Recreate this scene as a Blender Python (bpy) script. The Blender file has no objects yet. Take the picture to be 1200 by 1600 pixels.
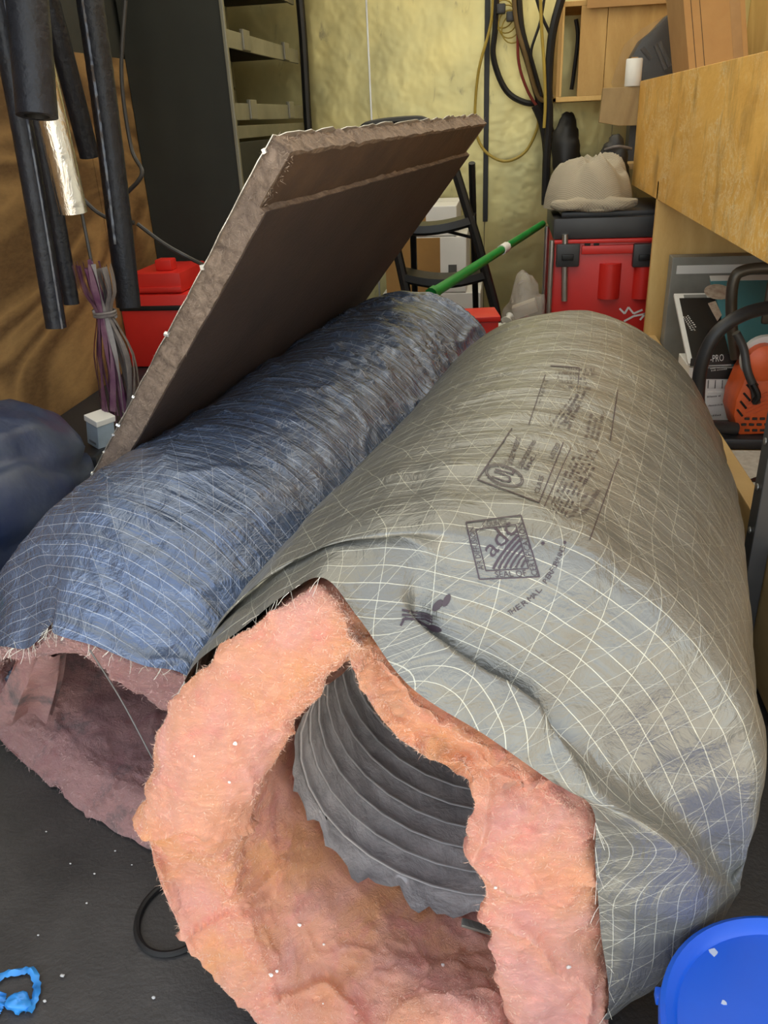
import bpy, bmesh, math, random
from mathutils import Vector, Matrix, noise
from mathutils.bvhtree import BVHTree
R = random.Random(7)
SC = bpy.context.scene
COL = SC.collection

# ------------------------------------------------------------------ camera
FPX, HC = 1259.0, 0.95
def _basis():
    y = Vector((194.0, -624.0, FPX)).normalized()           # depth direction of the truck, in camera axes
    dn = Vector((125.0, 2580.0, FPX)); dn = (dn - y * dn.dot(y)).normalized()
    z = -dn; x = y.cross(z)
    return Matrix((x, y, z))                                 # world = BAS @ (right, down, forward)
BAS = _basis()
CAMP = Vector((0, 0, HC))
cd = bpy.data.cameras.new('camera'); cam = bpy.data.objects.new('camera', cd); COL.objects.link(cam)
cd.sensor_fit = 'VERTICAL'; cd.sensor_height = 36.0; cd.lens = FPX / 1600 * 36; cd.clip_start = 0.01
c0, c1, c2 = BAS.col[0], BAS.col[1], BAS.col[2]
cam.matrix_world = Matrix(((c0[0], -c1[0], -c2[0], 0), (c0[1], -c1[1], -c2[1], 0), (c0[2], -c1[2], -c2[2], HC), (0, 0, 0, 1)))
SC.camera = cam
def ray(px, py): return BAS @ Vector((px - 600.0, py - 800.0, FPX))
def aty(px, py, y): d = ray(px, py); return CAMP + d * (y / d.y)
def atx(px, py, x): d = ray(px, py); return CAMP + d * (x / d.x)
def atz(px, py, z): d = ray(px, py); return CAMP + d * ((z - HC) / d.z)

# ------------------------------------------------------------------ sky, sun, exposure
w = bpy.data.worlds.new('sky'); SC.world = w; w.use_nodes = True
wn = w.node_tree.nodes; wl = w.node_tree.links
sky = wn.new('ShaderNodeTexSky'); sky.sky_type = 'NISHITA'; sky.sun_disc = False
sky.sun_elevation = math.radians(58); sky.sun_rotation = math.radians(15); sky.air_density = 1.3; sky.dust_density = .6
hs_ = wn.new('ShaderNodeHueSaturation'); hs_.inputs['Saturation'].default_value = .42
wl.new(sky.outputs[0], hs_.inputs['Color']); wl.new(hs_.outputs[0], wn['Background'].inputs[0]); wn['Background'].inputs[1].default_value = 0.25
sd = bpy.data.lights.new('sun', 'SUN'); sun = bpy.data.objects.new('sun', sd); COL.objects.link(sun)
sd.energy = 5.0; sd.angle = math.radians(1.0); sd.color = (1, 0.95, 0.86)
sun.rotation_euler = Vector((-0.25, -0.55, -0.95)).to_track_quat('-Z', 'Y').to_euler()
SC.view_settings.view_transform = 'Standard'; SC.view_settings.look = 'None'
SC.view_settings.exposure = 1.1; SC.view_settings.gamma = 1.0; SC.view_settings.use_curve_mapping = False
SC.cycles.max_bounces = 10; SC.cycles.diffuse_bounces = 6; SC.cycles.transparent_max_bounces = 12

# ------------------------------------------------------------------ materials
class NT:
    def __init__(s, m): s.t = m.node_tree; s.n = s.t.nodes; s.l = s.t.links
    def node(s, kind, **kw):
        n = s.n.new('ShaderNode' + kind)
        for k, v in kw.items():
            if hasattr(n, k) and not k.startswith('i_'): setattr(n, k, v)
        return n
    def link(s, a, b): s.l.new(a, b)
    def math(s, op, a, b=None, c=None, clamp=False):
        n = s.n.new('ShaderNodeMath'); n.operation = op; n.use_clamp = clamp
        for i, v in enumerate((a, b, c)):
            if v is None: continue
            if isinstance(v, (int, float)): n.inputs[i].default_value = v
            else: s.l.new(v, n.inputs[i])
        return n.outputs[0]
    def mix(s, f, a, b):
        n = s.n.new('ShaderNodeMix'); n.data_type = 'RGBA'
        for i, v in ((0, f), (6, a), (7, b)):
            if isinstance(v, (int, float)): n.inputs[i].default_value = v
            elif isinstance(v, tuple): n.inputs[i].default_value = (*v[:3], 1)
            else: s.l.new(v, n.inputs[i])
        return n.outputs[2]
    def coord(s, kind='Object', scale=(1, 1, 1)):
        t = s.n.new('ShaderNodeTexCoord'); m = s.n.new('ShaderNodeMapping'); m.inputs['Scale'].default_value = scale
        s.l.new(t.outputs[kind], m.inputs[0]); return m.outputs[0]
    def noise(s, vec, scale, detail=4, rough=.55, dist=0):
        n = s.n.new('ShaderNodeTexNoise'); s.l.new(vec, n.inputs['Vector'])
        n.inputs['Scale'].default_value = scale; n.inputs['Detail'].default_value = detail
        n.inputs['Roughness'].default_value = rough; n.inputs['Distortion'].default_value = dist
        return n.outputs[0]
    def ramp(s, v, lo, hi): 
        n = s.n.new('ShaderNodeMapRange'); s.l.new(v, n.inputs[0]); n.inputs[1].default_value = lo; n.inputs[2].default_value = hi
        return n.outputs[0]
    def bump(s, h, strength=.3, dist=.01, normal=None):
        n = s.n.new('ShaderNodeBump'); n.inputs['Strength'].default_value = strength; n.inputs['Distance'].default_value = dist
        s.l.new(h, n.inputs['Height'])
        if normal is not None: s.l.new(normal, n.inputs['Normal'])
        return n.outputs[0]
def newmat(name):
    m = bpy.data.materials.new(name); m.use_nodes = True
    t = NT(m); b = t.n['Principled BSDF']; return m, t, b
MATS = {}
def mat(name, col, rough=.6, metal=0., col2=None, scale=6., var=.35, bump=.0, bscale=60., stretch=(1, 1, 1), alpha=None, trans=0., spec=.5):
    if name in MATS: return MATS[name]
    m, t, b = newmat(name)
    co = t.coord('Object', stretch)
    n = t.noise(co, scale, 5, .6)
    if col2 is None: col2 = tuple(c * (1 - var) for c in col)
    t.link(t.mix(t.ramp(n, .35, .68), col, col2), b.inputs['Base Color'])
    b.inputs['Metallic'].default_value = metal; b.inputs['Roughness'].default_value = rough
    b.inputs['Specular IOR Level'].default_value = spec
    if trans: b.inputs['Transmission Weight'].default_value = trans
    if alpha is not None: b.inputs['Alpha'].default_value = alpha
    if bump:
        t.link(t.bump(t.noise(co, bscale, 4), bump, .005), b.inputs['Normal'])
    MATS[name] = m; return m
def wood(name, base, dark, stretch, light=None, rough=.6, scratch=0., scale=3.2, rw=.55):
    m, t, b = newmat(name)
    co = t.coord('Object', stretch)
    n1 = t.noise(co, scale * .42, 3, .45, .9)
    rings = t.math('FRACT', t.math('MULTIPLY', n1, 7.0))
    rings = t.math('ABSOLUTE', t.math('SUBTRACT', rings, .5))
    n2 = t.noise(co, scale * 14, 5, .7)
    f = t.math('ADD', t.math('MULTIPLY', t.ramp(rings, .1, .5), rw), t.math('MULTIPLY', t.ramp(n2, .3, .7), .3))
    c = t.mix(f, dark, base)
    if scratch:
        s = t.noise(t.coord('Object', (1, 1.0, 1.2)), 7, 7, .8, 2.0)
        k = t.math('ABSOLUTE', t.math('SUBTRACT', s, .5))
        line = t.math('MULTIPLY', t.ramp(k, .02, .0), t.ramp(t.noise(t.coord(), 5, 3), .38, .55))
        c = t.mix(t.math('MULTIPLY', line, scratch, clamp=True), c, light or (.85, .7, .4))
        st = t.noise(t.coord('Object', (1, 2, .8)), 5, 5, .65)
        c = t.mix(t.math('MULTIPLY', t.ramp(st, .53, .70), .6, clamp=True), c, tuple(d * .35 for d in dark))
    t.link(c, b.inputs['Base Color']); b.inputs['Roughness'].default_value = rough
    t.link(t.bump(n2, .25, .003), b.inputs['Normal'])
    MATS[name] = m; return m

# ------------------------------------------------------------------ mesh helpers
ORG = {}
def setp(o, label=None, cat=None, group=None, kind=None):
    if label: o['label'] = label
    if cat: o['category'] = cat
    if group: o['group'] = group
    if kind: o['kind'] = kind
    return o
def thing(name, label, cat, loc, group=None):
    o = bpy.data.objects.new(name, None); o.empty_display_size = .05; COL.objects.link(o)
    o.location = loc; ORG[o] = Vector(loc); return setp(o, label, cat, group)
class G:
    """collects shapes in world space; build() links them as one mesh object"""
    def __init__(s): s.b = bmesh.new()
    def box(s, lo, hi, bev=0., rot=None, pivot=None, seg=2):
        lo, hi = Vector(lo), Vector(hi); t = bmesh.new()
        bmesh.ops.create_cube(t, size=1)
        for v in t.verts: v.co = Vector([lo[i] + (v.co[i] + .5) * (hi[i] - lo[i]) for i in range(3)])
        if bev: bmesh.ops.bevel(t, geom=t.edges[:], offset=bev, segments=seg, affect='EDGES', profile=.6)
        s.merge(t, rot, pivot if pivot is not None else (lo + hi) / 2); return s
    def merge(s, t, rot=None, pivot=None):
        if rot is not None:
            mt = Matrix.Translation(pivot) @ rot.to_4x4() @ Matrix.Translation(-Vector(pivot)); t.transform(mt)
        me = bpy.data.meshes.new('tmp'); t.to_mesh(me); t.free(); s.b.from_mesh(me); bpy.data.meshes.remove(me)
    def tube(s, pts, r, seg=10, cap=True, ripple=None):
        pts = [Vector(p) for p in pts]; n = len(pts); rings = []
        rr = r if isinstance(r, (list, tuple)) else [r] * n
        up = Vector((0, 0, 1))
        for i, p in enumerate(pts):
            d = (pts[min(i + 1, n - 1)] - pts[max(i - 1, 0)]).normalized()
            if i == 0:
                a = d.cross(up if abs(d.z) < .9 else Vector((1, 0, 0))).normalized()
            else: a = (a - d * a.dot(d)).normalized()
            bb = d.cross(a)
            ring = []
            for k in range(seg):
                th = 2 * math.pi * k / seg; q = rr[i] * (1 + (ripple(i, th) if ripple else 0))
                ring.append(s.b.verts.new(p + a * math.cos(th) * q + bb * math.sin(th) * q))
            rings.append(ring)
        for i in range(n - 1):
            for k in range(seg):
                s.b.faces.new((rings[i][k], rings[i][(k + 1) % seg], rings[i + 1][(k + 1) % seg], rings[i + 1][k]))
        if cap:
            s.b.faces.new(rings[0][::-1]); s.b.faces.new(rings[-1])
        return s
    def prism(s, poly, axis, lo, hi, bev=0.):
        """polygon of (a,b) pairs extruded along axis ('x','y','z')"""
        def P(a, b, c): return {'x': Vector((c, a, b)), 'y': Vector((a, c, b)), 'z': Vector((a, b, c))}[axis]
        t = bmesh.new()
        A = [t.verts.new(P(a, b, lo)) for a, b in poly]; B = [t.verts.new(P(a, b, hi)) for a, b in poly]
        t.faces.new(A); t.faces.new(B[::-1])
        for i in range(len(poly)): t.faces.new((A[i], B[i], B[(i + 1) % len(poly)], A[(i + 1) % len(poly)]))
        bmesh.ops.recalc_face_normals(t, faces=t.faces[:])
        if bev: bmesh.ops.bevel(t, geom=t.edges[:], offset=bev, segments=2, affect='EDGES', profile=.6)
        s.merge(t); return s
    def lathe(s, c, prof, seg=40, axis=None):
        c = Vector(c); rings = []
        q = Vector((0, 0, 1)).rotation_difference(Vector(axis)) if axis else None
        for r, z in prof:
            ring = []
            for k in range(seg):
                v = Vector((r * math.cos(2 * math.pi * k / seg), r * math.sin(2 * math.pi * k / seg), z))
                if q: v = q @ v
                ring.append(s.b.verts.new(c + v))
            rings.append(ring)
        for i in range(len(rings) - 1):
            for k in range(seg): s.b.faces.new((rings[i][k], rings[i][(k + 1) % seg], rings[i + 1][(k + 1) % seg], rings[i + 1][k]))
        s.b.faces.new(rings[0][::-1]); s.b.faces.new(rings[-1]); return s
    def grid(s, P, closed_u=False):
        """P[i][j] points"""
        V = [[s.b.verts.new(p) for p in row] for row in P]; m = len(P[0])
        for i in range(len(P) - 1):
            for j in range(m if closed_u else m - 1):
                s.b.faces.new((V[i][j], V[i][(j + 1) % m], V[i + 1][(j + 1) % m], V[i + 1][j]))
        return s
    def blob(s, c, rad, seg=40, amp=.1, freq=4., seed=0, flat=None, fold=0., clip=None):
        c = Vector(c); t = bmesh.new(); bmesh.ops.create_uvsphere(t, u_segments=seg, v_segments=seg * 2 // 3, radius=1)
        for v in t.verts:
            d = v.co.normalized(); p = Vector((d.x * rad[0], d.y * rad[1], d.z * rad[2]))
            n = noise.fractal(p * freq + Vector((seed, seed * 2, 0)), .8, 2.1, 4)
            f = abs(noise.noise(Vector((p.x * freq * 1.3, p.y * freq * .5, p.z * freq * 2.2)) + Vector((seed, 5, 3))))
            p *= 1 + amp * n - fold * max(0, .25 - f)
            if flat is not None and c.z + p.z < flat: p.z = flat - c.z
            v.co = clip(p + c) if clip else p + c
        s.merge(t); return s
    def build(s, name, m, parent=None, smooth=True, angle=40, top=None):
        bmesh.ops.recalc_face_normals(s.b, faces=s.b.faces[:])
        return finish(name, s.b, m, parent, smooth, angle)
def finish(name, b, m, parent=None, smooth=True, angle=40):
    if parent is not None: org = ORG[parent]
    else:
        xs = [v.co for v in b.verts]
        org = Vector((sum(v.x for v in xs) / len(xs), sum(v.y for v in xs) / len(xs), min(v.z for v in xs)))
    for v in b.verts: v.co = v.co - org
    for f in b.faces: f.smooth = smooth
    if smooth:
        ca = math.radians(angle)
        for e in b.edges:
            if len(e.link_faces) == 2 and e.calc_face_angle(0) > ca: e.smooth = False
    me = bpy.data.meshes.new(name); b.to_mesh(me); b.free()
    o = bpy.data.objects.new(name, me); COL.objects.link(o)
    if m: me.materials.append(m)
    if parent is not None: o.parent = parent
    else: o.location = org
    ORG[o] = org; return o
def cat_pts(P, n, closed=False):
    """Catmull-Rom through points (Vectors) -> n samples"""
    m = len(P); out = []
    segs = m if closed else m - 1
    for i in range(n):
        t = i / (n if closed else n - 1) * segs; k = min(int(t), segs - 1); f = t - k
        if closed: a, b, c, d = (P[(k + q) % m] for q in (-1, 0, 1, 2))
        else: a, b, c, d = (P[min(max(k + q, 0), m - 1)] for q in (-1, 0, 1, 2))
        out.append(b * 1.0 + (c - a) * (.5 * f) + (a * 2 - b * 5 + c * 4 - d) * (.5 * f * f) + (b * 3 - a - c * 3 + d) * (.5 * f ** 3))
    return out
def loft(rows, nu, nv):
    """rows of closed control rings -> nv x nu grid"""
    A = [cat_pts(r, nu, True) for r in rows]
    cols = [cat_pts([A[i][j] for i in range(len(A))], nv) for j in range(nu)]
    return [[cols[j][i] for j in range(nu)] for i in range(nv)]
def displace(P, fn):
    n, m = len(P), len(P[0]); Q = []
    for i in range(n):
        row = []
        for j in range(m):
            du = P[i][(j + 1) % m] - P[i][j - 1]; dv = P[min(i + 1, n - 1)][j] - P[max(i - 1, 0)][j]
            nn = du.cross(dv)
            nn = nn.normalized() if nn.length > 1e-12 else Vector((0, 0, 1))
            row.append(P[i][j] + nn * fn(P[i][j], i / (n - 1), j / m))
        Q.append(row)
    return Q
def grid_object(name, P, m, parent, base=None, floorz=.003):
    b = bmesh.new(); n, k = len(P), len(P[0])
    V = [[b.verts.new(Vector((p.x, p.y, max(p.z, floorz)))) for p in row] for row in P]
    lay = b.loops.layers.uv.new('UVMap')
    P = base or P
    cu = [[0.] * (k + 1) for _ in range(n)]
    mid = n // 2; acc = [0.]
    for j in range(k): acc.append(acc[-1] + (P[mid][(j + 1) % k] - P[mid][j]).length)
    av = [[0.] * k for _ in range(n)]
    for j in range(k):
        for i in range(1, n): av[i][j] = av[i - 1][j] + (P[i][j] - P[i - 1][j]).length
    for i in range(n - 1):
        for j in range(k):
            j2 = (j + 1) % k
            f = b.faces.new((V[i][j], V[i][j2], V[i + 1][j2], V[i + 1][j]))
            tot = av[n - 1][j]
            for l, (ii, jj) in zip(f.loops, ((i, j), (i, j + 1), (i + 1, j + 1), (i + 1, j))):
                # axial coordinate measured from the far end so columns stay aligned
                l[lay].uv = (acc[jj], -(av[n - 1][jj % k] - av[ii][jj % k]))
    return finish(name, b, m, parent, True, 180)
def struct(name, g, m, parent=None, smooth=False):
    o = g.build(name, m, parent, smooth)
    if parent is None: o['kind'] = 'structure'
    return o
def fn3(p, f, seed=0): return noise.noise(p * f + Vector((seed * 3.1, seed * 1.7, seed * .9)))

# ------------------------------------------------------------------ shared materials
m, t, b = newmat('rubber floor'); FLOORM = m
co = t.coord(); n1 = t.noise(co, 3.5, 6, .7); n2 = t.noise(t.coord('Object', (1, 3, 1)), 11, 6, .75, 1.5); n3 = t.noise(co, 160, 3)
c = t.mix(t.ramp(n1, .35, .68), (.040, .037, .035), (.075, .068, .062))
c = t.mix(t.math('MULTIPLY', t.ramp(n2, .60, .72), .5, clamp=True), c, (.016, .015, .015))
c = t.mix(t.math('MULTIPLY', t.ramp(n2, .36, .26), .3, clamp=True), c, (.13, .12, .11))
t.link(c, b.inputs['Base Color']); t.link(t.math('ADD', t.math('MULTIPLY', n1, .3), .40), b.inputs['Roughness'])
t.link(t.bump(t.math('ADD', n3, n2), .3, .004), b.inputs['Normal'])
GROUND = mat('driveway', (.58, .49, .36), .9, 0, (.48, .41, .30), 2)
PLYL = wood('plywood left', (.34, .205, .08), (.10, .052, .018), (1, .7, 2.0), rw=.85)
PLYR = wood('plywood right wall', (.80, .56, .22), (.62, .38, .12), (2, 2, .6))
PLYF = wood('scuffed plywood', (.84, .49, .12), (.68, .36, .07), (1, .8, 2.2), scratch=1.0)
PLYB = wood('bench plywood', (.62, .44, .20), (.48, .31, .12), (1, .5, 2))
BLACKM = mat('black steel', (.012, .012, .012), .45, .3)
GREYM = mat('grey painted steel', (.10, .10, .10), .5, .4)
SILVER = mat('bare metal', (.62, .61, .58), .3, .9)
RUBBER = mat('black foam rubber', (.008, .009, .013), .42, 0, (.014, .016, .024), 30, bump=.5, bscale=70, spec=.35)
RED = mat('red plastic', (.62, .022, .015), .4, 0, var=.12)
DKPLAST = mat('dark plastic', (.035, .035, .037), .45)
WHITEP = mat('white card', (.78, .77, .73), .6, var=.08)
CARD = mat('cardboard', (.44, .26, .10), .85, 0, (.36, .20, .075), 5)
TEAL = mat('teal card', (.02, .33, .40), .5, var=.2)
BLKCARD = mat('black card', (.02, .018, .016), .5)
ORANGE = mat('orange plastic', (.72, .11, .015), .45, 0, (.5, .07, .012), 14)
GREEN = mat('green plastic', (.01, .25, .04), .4)
BLUE = mat('blue plastic', (.004, .10, .62), .32, 0, (.004, .085, .55), 5)
def clear_film(name, tint, a):
    m, t, b = newmat(name); b.inputs['Base Color'].default_value = (*tint, 1); b.inputs['Roughness'].default_value = .15
    b.inputs['Alpha'].default_value = a
    t.link(t.bump(t.noise(t.coord(), 25, 4, .6, 1.5), .8, .01), b.inputs['Normal']); return m
FILM = clear_film('clear plastic film', (.25, .25, .25), .07)
FILM2 = clear_film('cloudy plastic film', (.62, .58, .54), .34)

# ------------------------------------------------------------------ structure
WX0, WX1, WY0, WY1, WZ = -1.25, .96, .30, 4.0, 2.02
struct('floor', G().box((WX0 - .03, WY0, -.05), (WX1 + .03, WY1 + .03, 0)), FLOORM)
gr = struct('ground', G().box((-14, -16, -.72), (14, 14, -.65)), GROUND)
wl_ = struct('wall_left', G().box((WX0 - .03, WY0, 0), (WX0, WY1, WZ)), mat('dark wall metal', (.05, .052, .045), .6, .2))
for i, (y0, y1) in enumerate(((WY0, 1.28), (1.284, 2.5), (2.504, 3.7))):
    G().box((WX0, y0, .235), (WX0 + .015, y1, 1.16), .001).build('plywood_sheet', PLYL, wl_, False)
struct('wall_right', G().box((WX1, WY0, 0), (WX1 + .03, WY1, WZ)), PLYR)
# galvanised front bulkhead
m, t, b = newmat('galvanised sheet'); GALV = m
co = t.coord('Object', (1, 1, 1))
n1 = t.noise(co, 3.5, 4, .6); n2 = t.noise(t.coord('Object', (1, 1, .35)), 16, 5, .7, .6)
c = t.mix(t.ramp(n1, .3, .7), (.56, .47, .20), (.40, .36, .18))  # yellow of the warm roof light is mixed into both sheet tones
c = t.mix(t.math('MULTIPLY', t.ramp(n2, .62, .74), .6, clamp=True), c, (.14, .13, .10))
t.link(c, b.inputs['Base Color']); b.inputs['Metallic'].default_value = .72
t.link(t.math('ADD', t.math('MULTIPLY', n2, .2), .30), b.inputs['Roughness'])
t.link(t.bump(t.noise(co, 5, 3), .5, .02), b.inputs['Normal'])
wb = struct('wall_back', G().box((WX0 - .03, WY1, 0), (WX1 + .03, WY1 + .03, WZ)), GREYM)
for x0, x1 in ((WX0, -.609), (-.607, -.1), (-.098, .45), (.452, WX1)):
    G().box((x0, WY1 - .004, 0), (x1, WY1, WZ), .0015).build('metal_sheet', GALV, wb, False)
for i, (x, wd, d, mm) in enumerate(((-.608, .008, .006, SILVER), (-.095, .022, .018, BLACKM))):
    o = struct('trim_%d' % (i + 1), G().box((x - wd / 2, WY1 - .004 - d, .5 if i else 0), (x + wd / 2, WY1 - .004, WZ), .001), mm)
# translucent fibreglass roof on bows
m, t, b = newmat('translucent roof'); t.n.remove(b)
tr = t.n.new('ShaderNodeBsdfTranslucent'); tr.inputs[0].default_value = (.44, .405, .32, 1)
t.link(tr.outputs[0], t.n['Material Output'].inputs[0])
b2 = bmesh.new(); vs = [b2.verts.new(p) for p in ((WX0 - .03, WY0, WZ), (WX1 + .03, WY0, WZ), (WX1 + .03, WY1 + .03, WZ), (WX0 - .03, WY1 + .03, WZ))]; b2.faces.new(vs)
o = finish('ceiling', b2, m, None, False); o['kind'] = 'structure'
for y in (.32, .75, 1.4, 2.05, 2.7, 3.35, 3.95):
    bw = G().box((WX0, y - .02, WZ - .045), (WX1, y + .02, WZ - .005)).build('roof_bow', GREYM, o, False)
# wheel housing along the left wall
struct('trim_3', G().box((WX0, 1.72, 0), (-.985, 3.1, .235), .01), mat('housing paint', (.015, .017, .022), .5))

# ------------------------------------------------------------------ duct materials
def jacket_mat(name, colA, colB, cell, circ, thread, metal, rough, ringbump, wr, tw=.0007, oct_=3, coat=.35):
    m, t, b = newmat(name)
    tc = t.n.new('ShaderNodeTexCoord'); sp = t.n.new('ShaderNodeSeparateXYZ')
    obj = t.coord('Object')
    wob = t.noise(obj, 7, 3); wob2 = t.noise(obj, 9.3, 3)
    t.link(tc.outputs['UV'], sp.inputs[0])
    u = t.math('ADD', sp.outputs[0], t.math('MULTIPLY', wob, .007)); v = t.math('ADD', sp.outputs[1], t.math('MULTIPLY', wob2, .008))
    def lines(expr, per, wd):
        f = t.math('FRACT', t.math('DIVIDE', expr, per)); d = t.math('ABSOLUTE', t.math('SUBTRACT', f, .5))
        return t.ramp(d, wd / per, wd / per * .35)
    l1 = lines(v, circ, tw); l2 = lines(u, cell, tw * .8)
    dg = lines(t.math('ADD', u, t.math('MULTIPLY', v, cell / circ * .5)), cell * 2, tw * .9)
    dg2 = lines(t.math('SUBTRACT', u, t.math('MULTIPLY', v, cell / circ * .5)), cell * 2, tw * .7)
    L = t.math('MAXIMUM', t.math('MAXIMUM', l1, t.math('MULTIPLY', l2, .55)), t.math('MAXIMUM', t.math('MULTIPLY', dg, .8), t.math('MULTIPLY', dg2, .4)))
    L = t.math('MULTIPLY', L, t.ramp(t.noise(obj, 28, 3), .25, .45), clamp=True)
    big = t.noise(obj, 3.0, 4, .6)
    base = t.mix(t.ramp(big, .3, .7), colA, colB)
    t.link(t.mix(t.math('MULTIPLY', L, .72), base, thread), b.inputs['Base Color'])
    b.inputs['Metallic'].default_value = metal; b.inputs['Coat Weight'].default_value = coat; b.inputs['Coat Roughness'].default_value = .14
    t.link(t.math('ADD', t.math('MULTIPLY', t.noise(obj, 14, 3), .22), rough - .08), b.inputs['Roughness'])
    # crinkles: stretched around the duct
    mp = t.n.new('ShaderNodeMapping'); mp.inputs['Scale'].default_value = (3.0, 22, 1); t.link(tc.outputs['UV'], mp.inputs[0])
    cr = t.noise(mp.outputs[0], 1.4, oct_, .5, .8)
    cr2 = t.noise(obj, 26, 5, .65, 1.2)
    h = t.math('ADD', t.math('MULTIPLY', cr, ringbump), t.math('MULTIPLY', cr2, wr))
    nb = t.bump(h, .55, .012)
    nb = t.bump(L, .35, .0012, nb)
    t.link(nb, b.inputs['Normal']); t.link(nb, b.inputs['Coat Normal'])
    return m
JKR = jacket_mat('grey duct jacket', (.215, .212, .185), (.165, .162, .142), .027, .0215, (.68, .67, .55), .32, .33, .6, .6)
JKL = jacket_mat('sky tinted duct jacket', (.115, .16, .26), (.08, .112, .185), .030, .0165, (.46, .51, .60), .4, .20, 1.5, 1.0, .0007, 3, .8)  # silver film; the blue of the sky is put into its base colours
def wool_mat(name, a, bcol, c, dark, sss):
    m, t, b = newmat(name)
    co = t.coord('Object')
    n1 = t.noise(co, 5.5, 4, .6, .6); n2 = t.noise(co, 17, 5, .65, 1.0); n3 = t.noise(t.coord('Object', (1, 1, 2.0)), 70, 6, .8, 1.5)
    col = t.mix(t.ramp(n1, .36, .64), a, bcol)
    col = t.mix(t.math('MULTIPLY', t.ramp(n2, .50, .70), .7, clamp=True), col, c)
    col = t.mix(t.math('MULTIPLY', t.ramp(n3, .62, .8), .28, clamp=True), col, (.95, .86, .74))
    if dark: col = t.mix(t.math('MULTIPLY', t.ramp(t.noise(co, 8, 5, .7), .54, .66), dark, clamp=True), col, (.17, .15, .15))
    t.link(col, b.inputs['Base Color']); b.inputs['Roughness'].default_value = .95; b.inputs['Specular IOR Level'].default_value = .1
    b.inputs['Sheen Weight'].default_value = .12
    if sss:
        b.subsurface_method = 'BURLEY'
        b.inputs['Subsurface Weight'].default_value = sss; b.inputs['Subsurface Radius'].default_value = (1, .42, .25); b.inputs['Subsurface Scale'].default_value = .03
    h = t.math('ADD', t.math('MULTIPLY', n2, 1.0), t.math('MULTIPLY', n3, .6))
    t.link(t.bump(h, .9, .016), b.inputs['Normal'])
    return m
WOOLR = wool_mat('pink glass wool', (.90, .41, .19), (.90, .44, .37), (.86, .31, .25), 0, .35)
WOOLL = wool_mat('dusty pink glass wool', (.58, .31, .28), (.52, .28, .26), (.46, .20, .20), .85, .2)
m, t, b = newmat('black duct core'); COREM = m
co = t.coord('Object'); n1 = t.noise(co, 22, 5, .6, .3)
t.link(t.mix(t.ramp(n1, .35, .7), (.34, .315, .30), (.56, .52, .49)), b.inputs['Base Color'])
b.inputs['Roughness'].default_value = .34; t.link(t.bump(n1, .7, .010), b.inputs['Normal'])
PRINT = mat('jacket print ink', (.055, .035, .045), .45, var=.3)
FIBRE = mat('glass fibre strands', (.95, .66, .50), .8, var=.1)
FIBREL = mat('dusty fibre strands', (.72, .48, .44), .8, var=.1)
THREAD = mat('scrim thread', (.85, .83, .72), .5, var=.1)

ANG = [math.radians(a) for a in (108, 90, 72, 52, 33, 14, -6, -28, -52, -78, -104, -130, -155, -178, -198, -214, -228, -240)]
def ring(cx, cy, cz, rx, rz, yaw=0., rad=None):
    out = []
    for k, a in enumerate(ANG):
        q = rad[k] if rad else 1.
        dx = math.cos(a) * rx * q
        out.append(Vector((cx + dx * math.cos(yaw), cy - dx * math.sin(yaw), cz + math.sin(a) * rz * q)))
    return out
def fibres(name, P, m, parent, count, rows, lo, hi, rng, width=.00035):
    b = bmesh.new(); n, k = len(P), len(P[0])
    r0, r1 = int(rows[0] * (n - 1)), int(rows[1] * (n - 1))
    for _ in range(count):
        i = rng.randint(max(r0, 1), r1 - 1); j = rng.randrange(k); p = P[i][j]
        if p.z < .008: continue
        nn = (P[i][(j + 1) % k] - P[i][j - 1]).cross(P[min(i + 1, n - 1)][j] - P[i - 1][j])
        if nn.length < 1e-12: continue
        nn.normalize()
        # jitter inside the cell
        p = p.lerp(P[i + 1][(j + 1) % k], rng.random()) - nn * .001
        d = Vector((rng.gauss(0, 1), rng.gauss(0, 1), rng.gauss(0, 1))).normalized()
        d = (nn * rng.uniform(.25, .8) + d * .7).normalized(); L = rng.uniform(lo, hi)
        e = p + d * L + Vector((rng.gauss(0, 1), rng.gauss(0, 1), rng.gauss(0, 1))) * L * .25
        s = d.cross(Vector((rng.gauss(0, 1), rng.gauss(0, 1), rng.gauss(0, 1)))).normalized() * width
        mid = p + d * L * .5
        A = [b.verts.new(q) for q in (p - s, p + s, mid + s, mid - s, e)]
        b.faces.new(A[:4]); b.faces.new((A[3], A[2], A[4]))
    o = finish(name, b, m, parent, False); o['kind'] = 'stuff'; return o
def strands(name, edge, m, parent, rng, n, lo, hi, w=.0006, down=.5):
    b = bmesh.new()
    for _ in range(n):
        k = rng.randrange(len(edge) - 1); p = edge[k].lerp(edge[k + 1], rng.random())
        d = Vector((rng.gauss(0, .5), -rng.uniform(.2, 1), rng.gauss(-down, .5))).normalized(); L = rng.uniform(lo, hi)
        side = d.cross(Vector((.3, 1, .2))).normalized() * w
        pts = [p, p + d * L * .5 + Vector((0, 0, rng.gauss(0, .12) * L)), p + d * L]
        V = [(b.verts.new(q - side), b.verts.new(q + side)) for q in pts]
        for a, c in zip(V[:-1], V[1:]): b.faces.new((a[0], a[1], c[1], c[0]))
    o = finish(name, b, m, parent, False); o['kind'] = 'stuff'; return o

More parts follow.
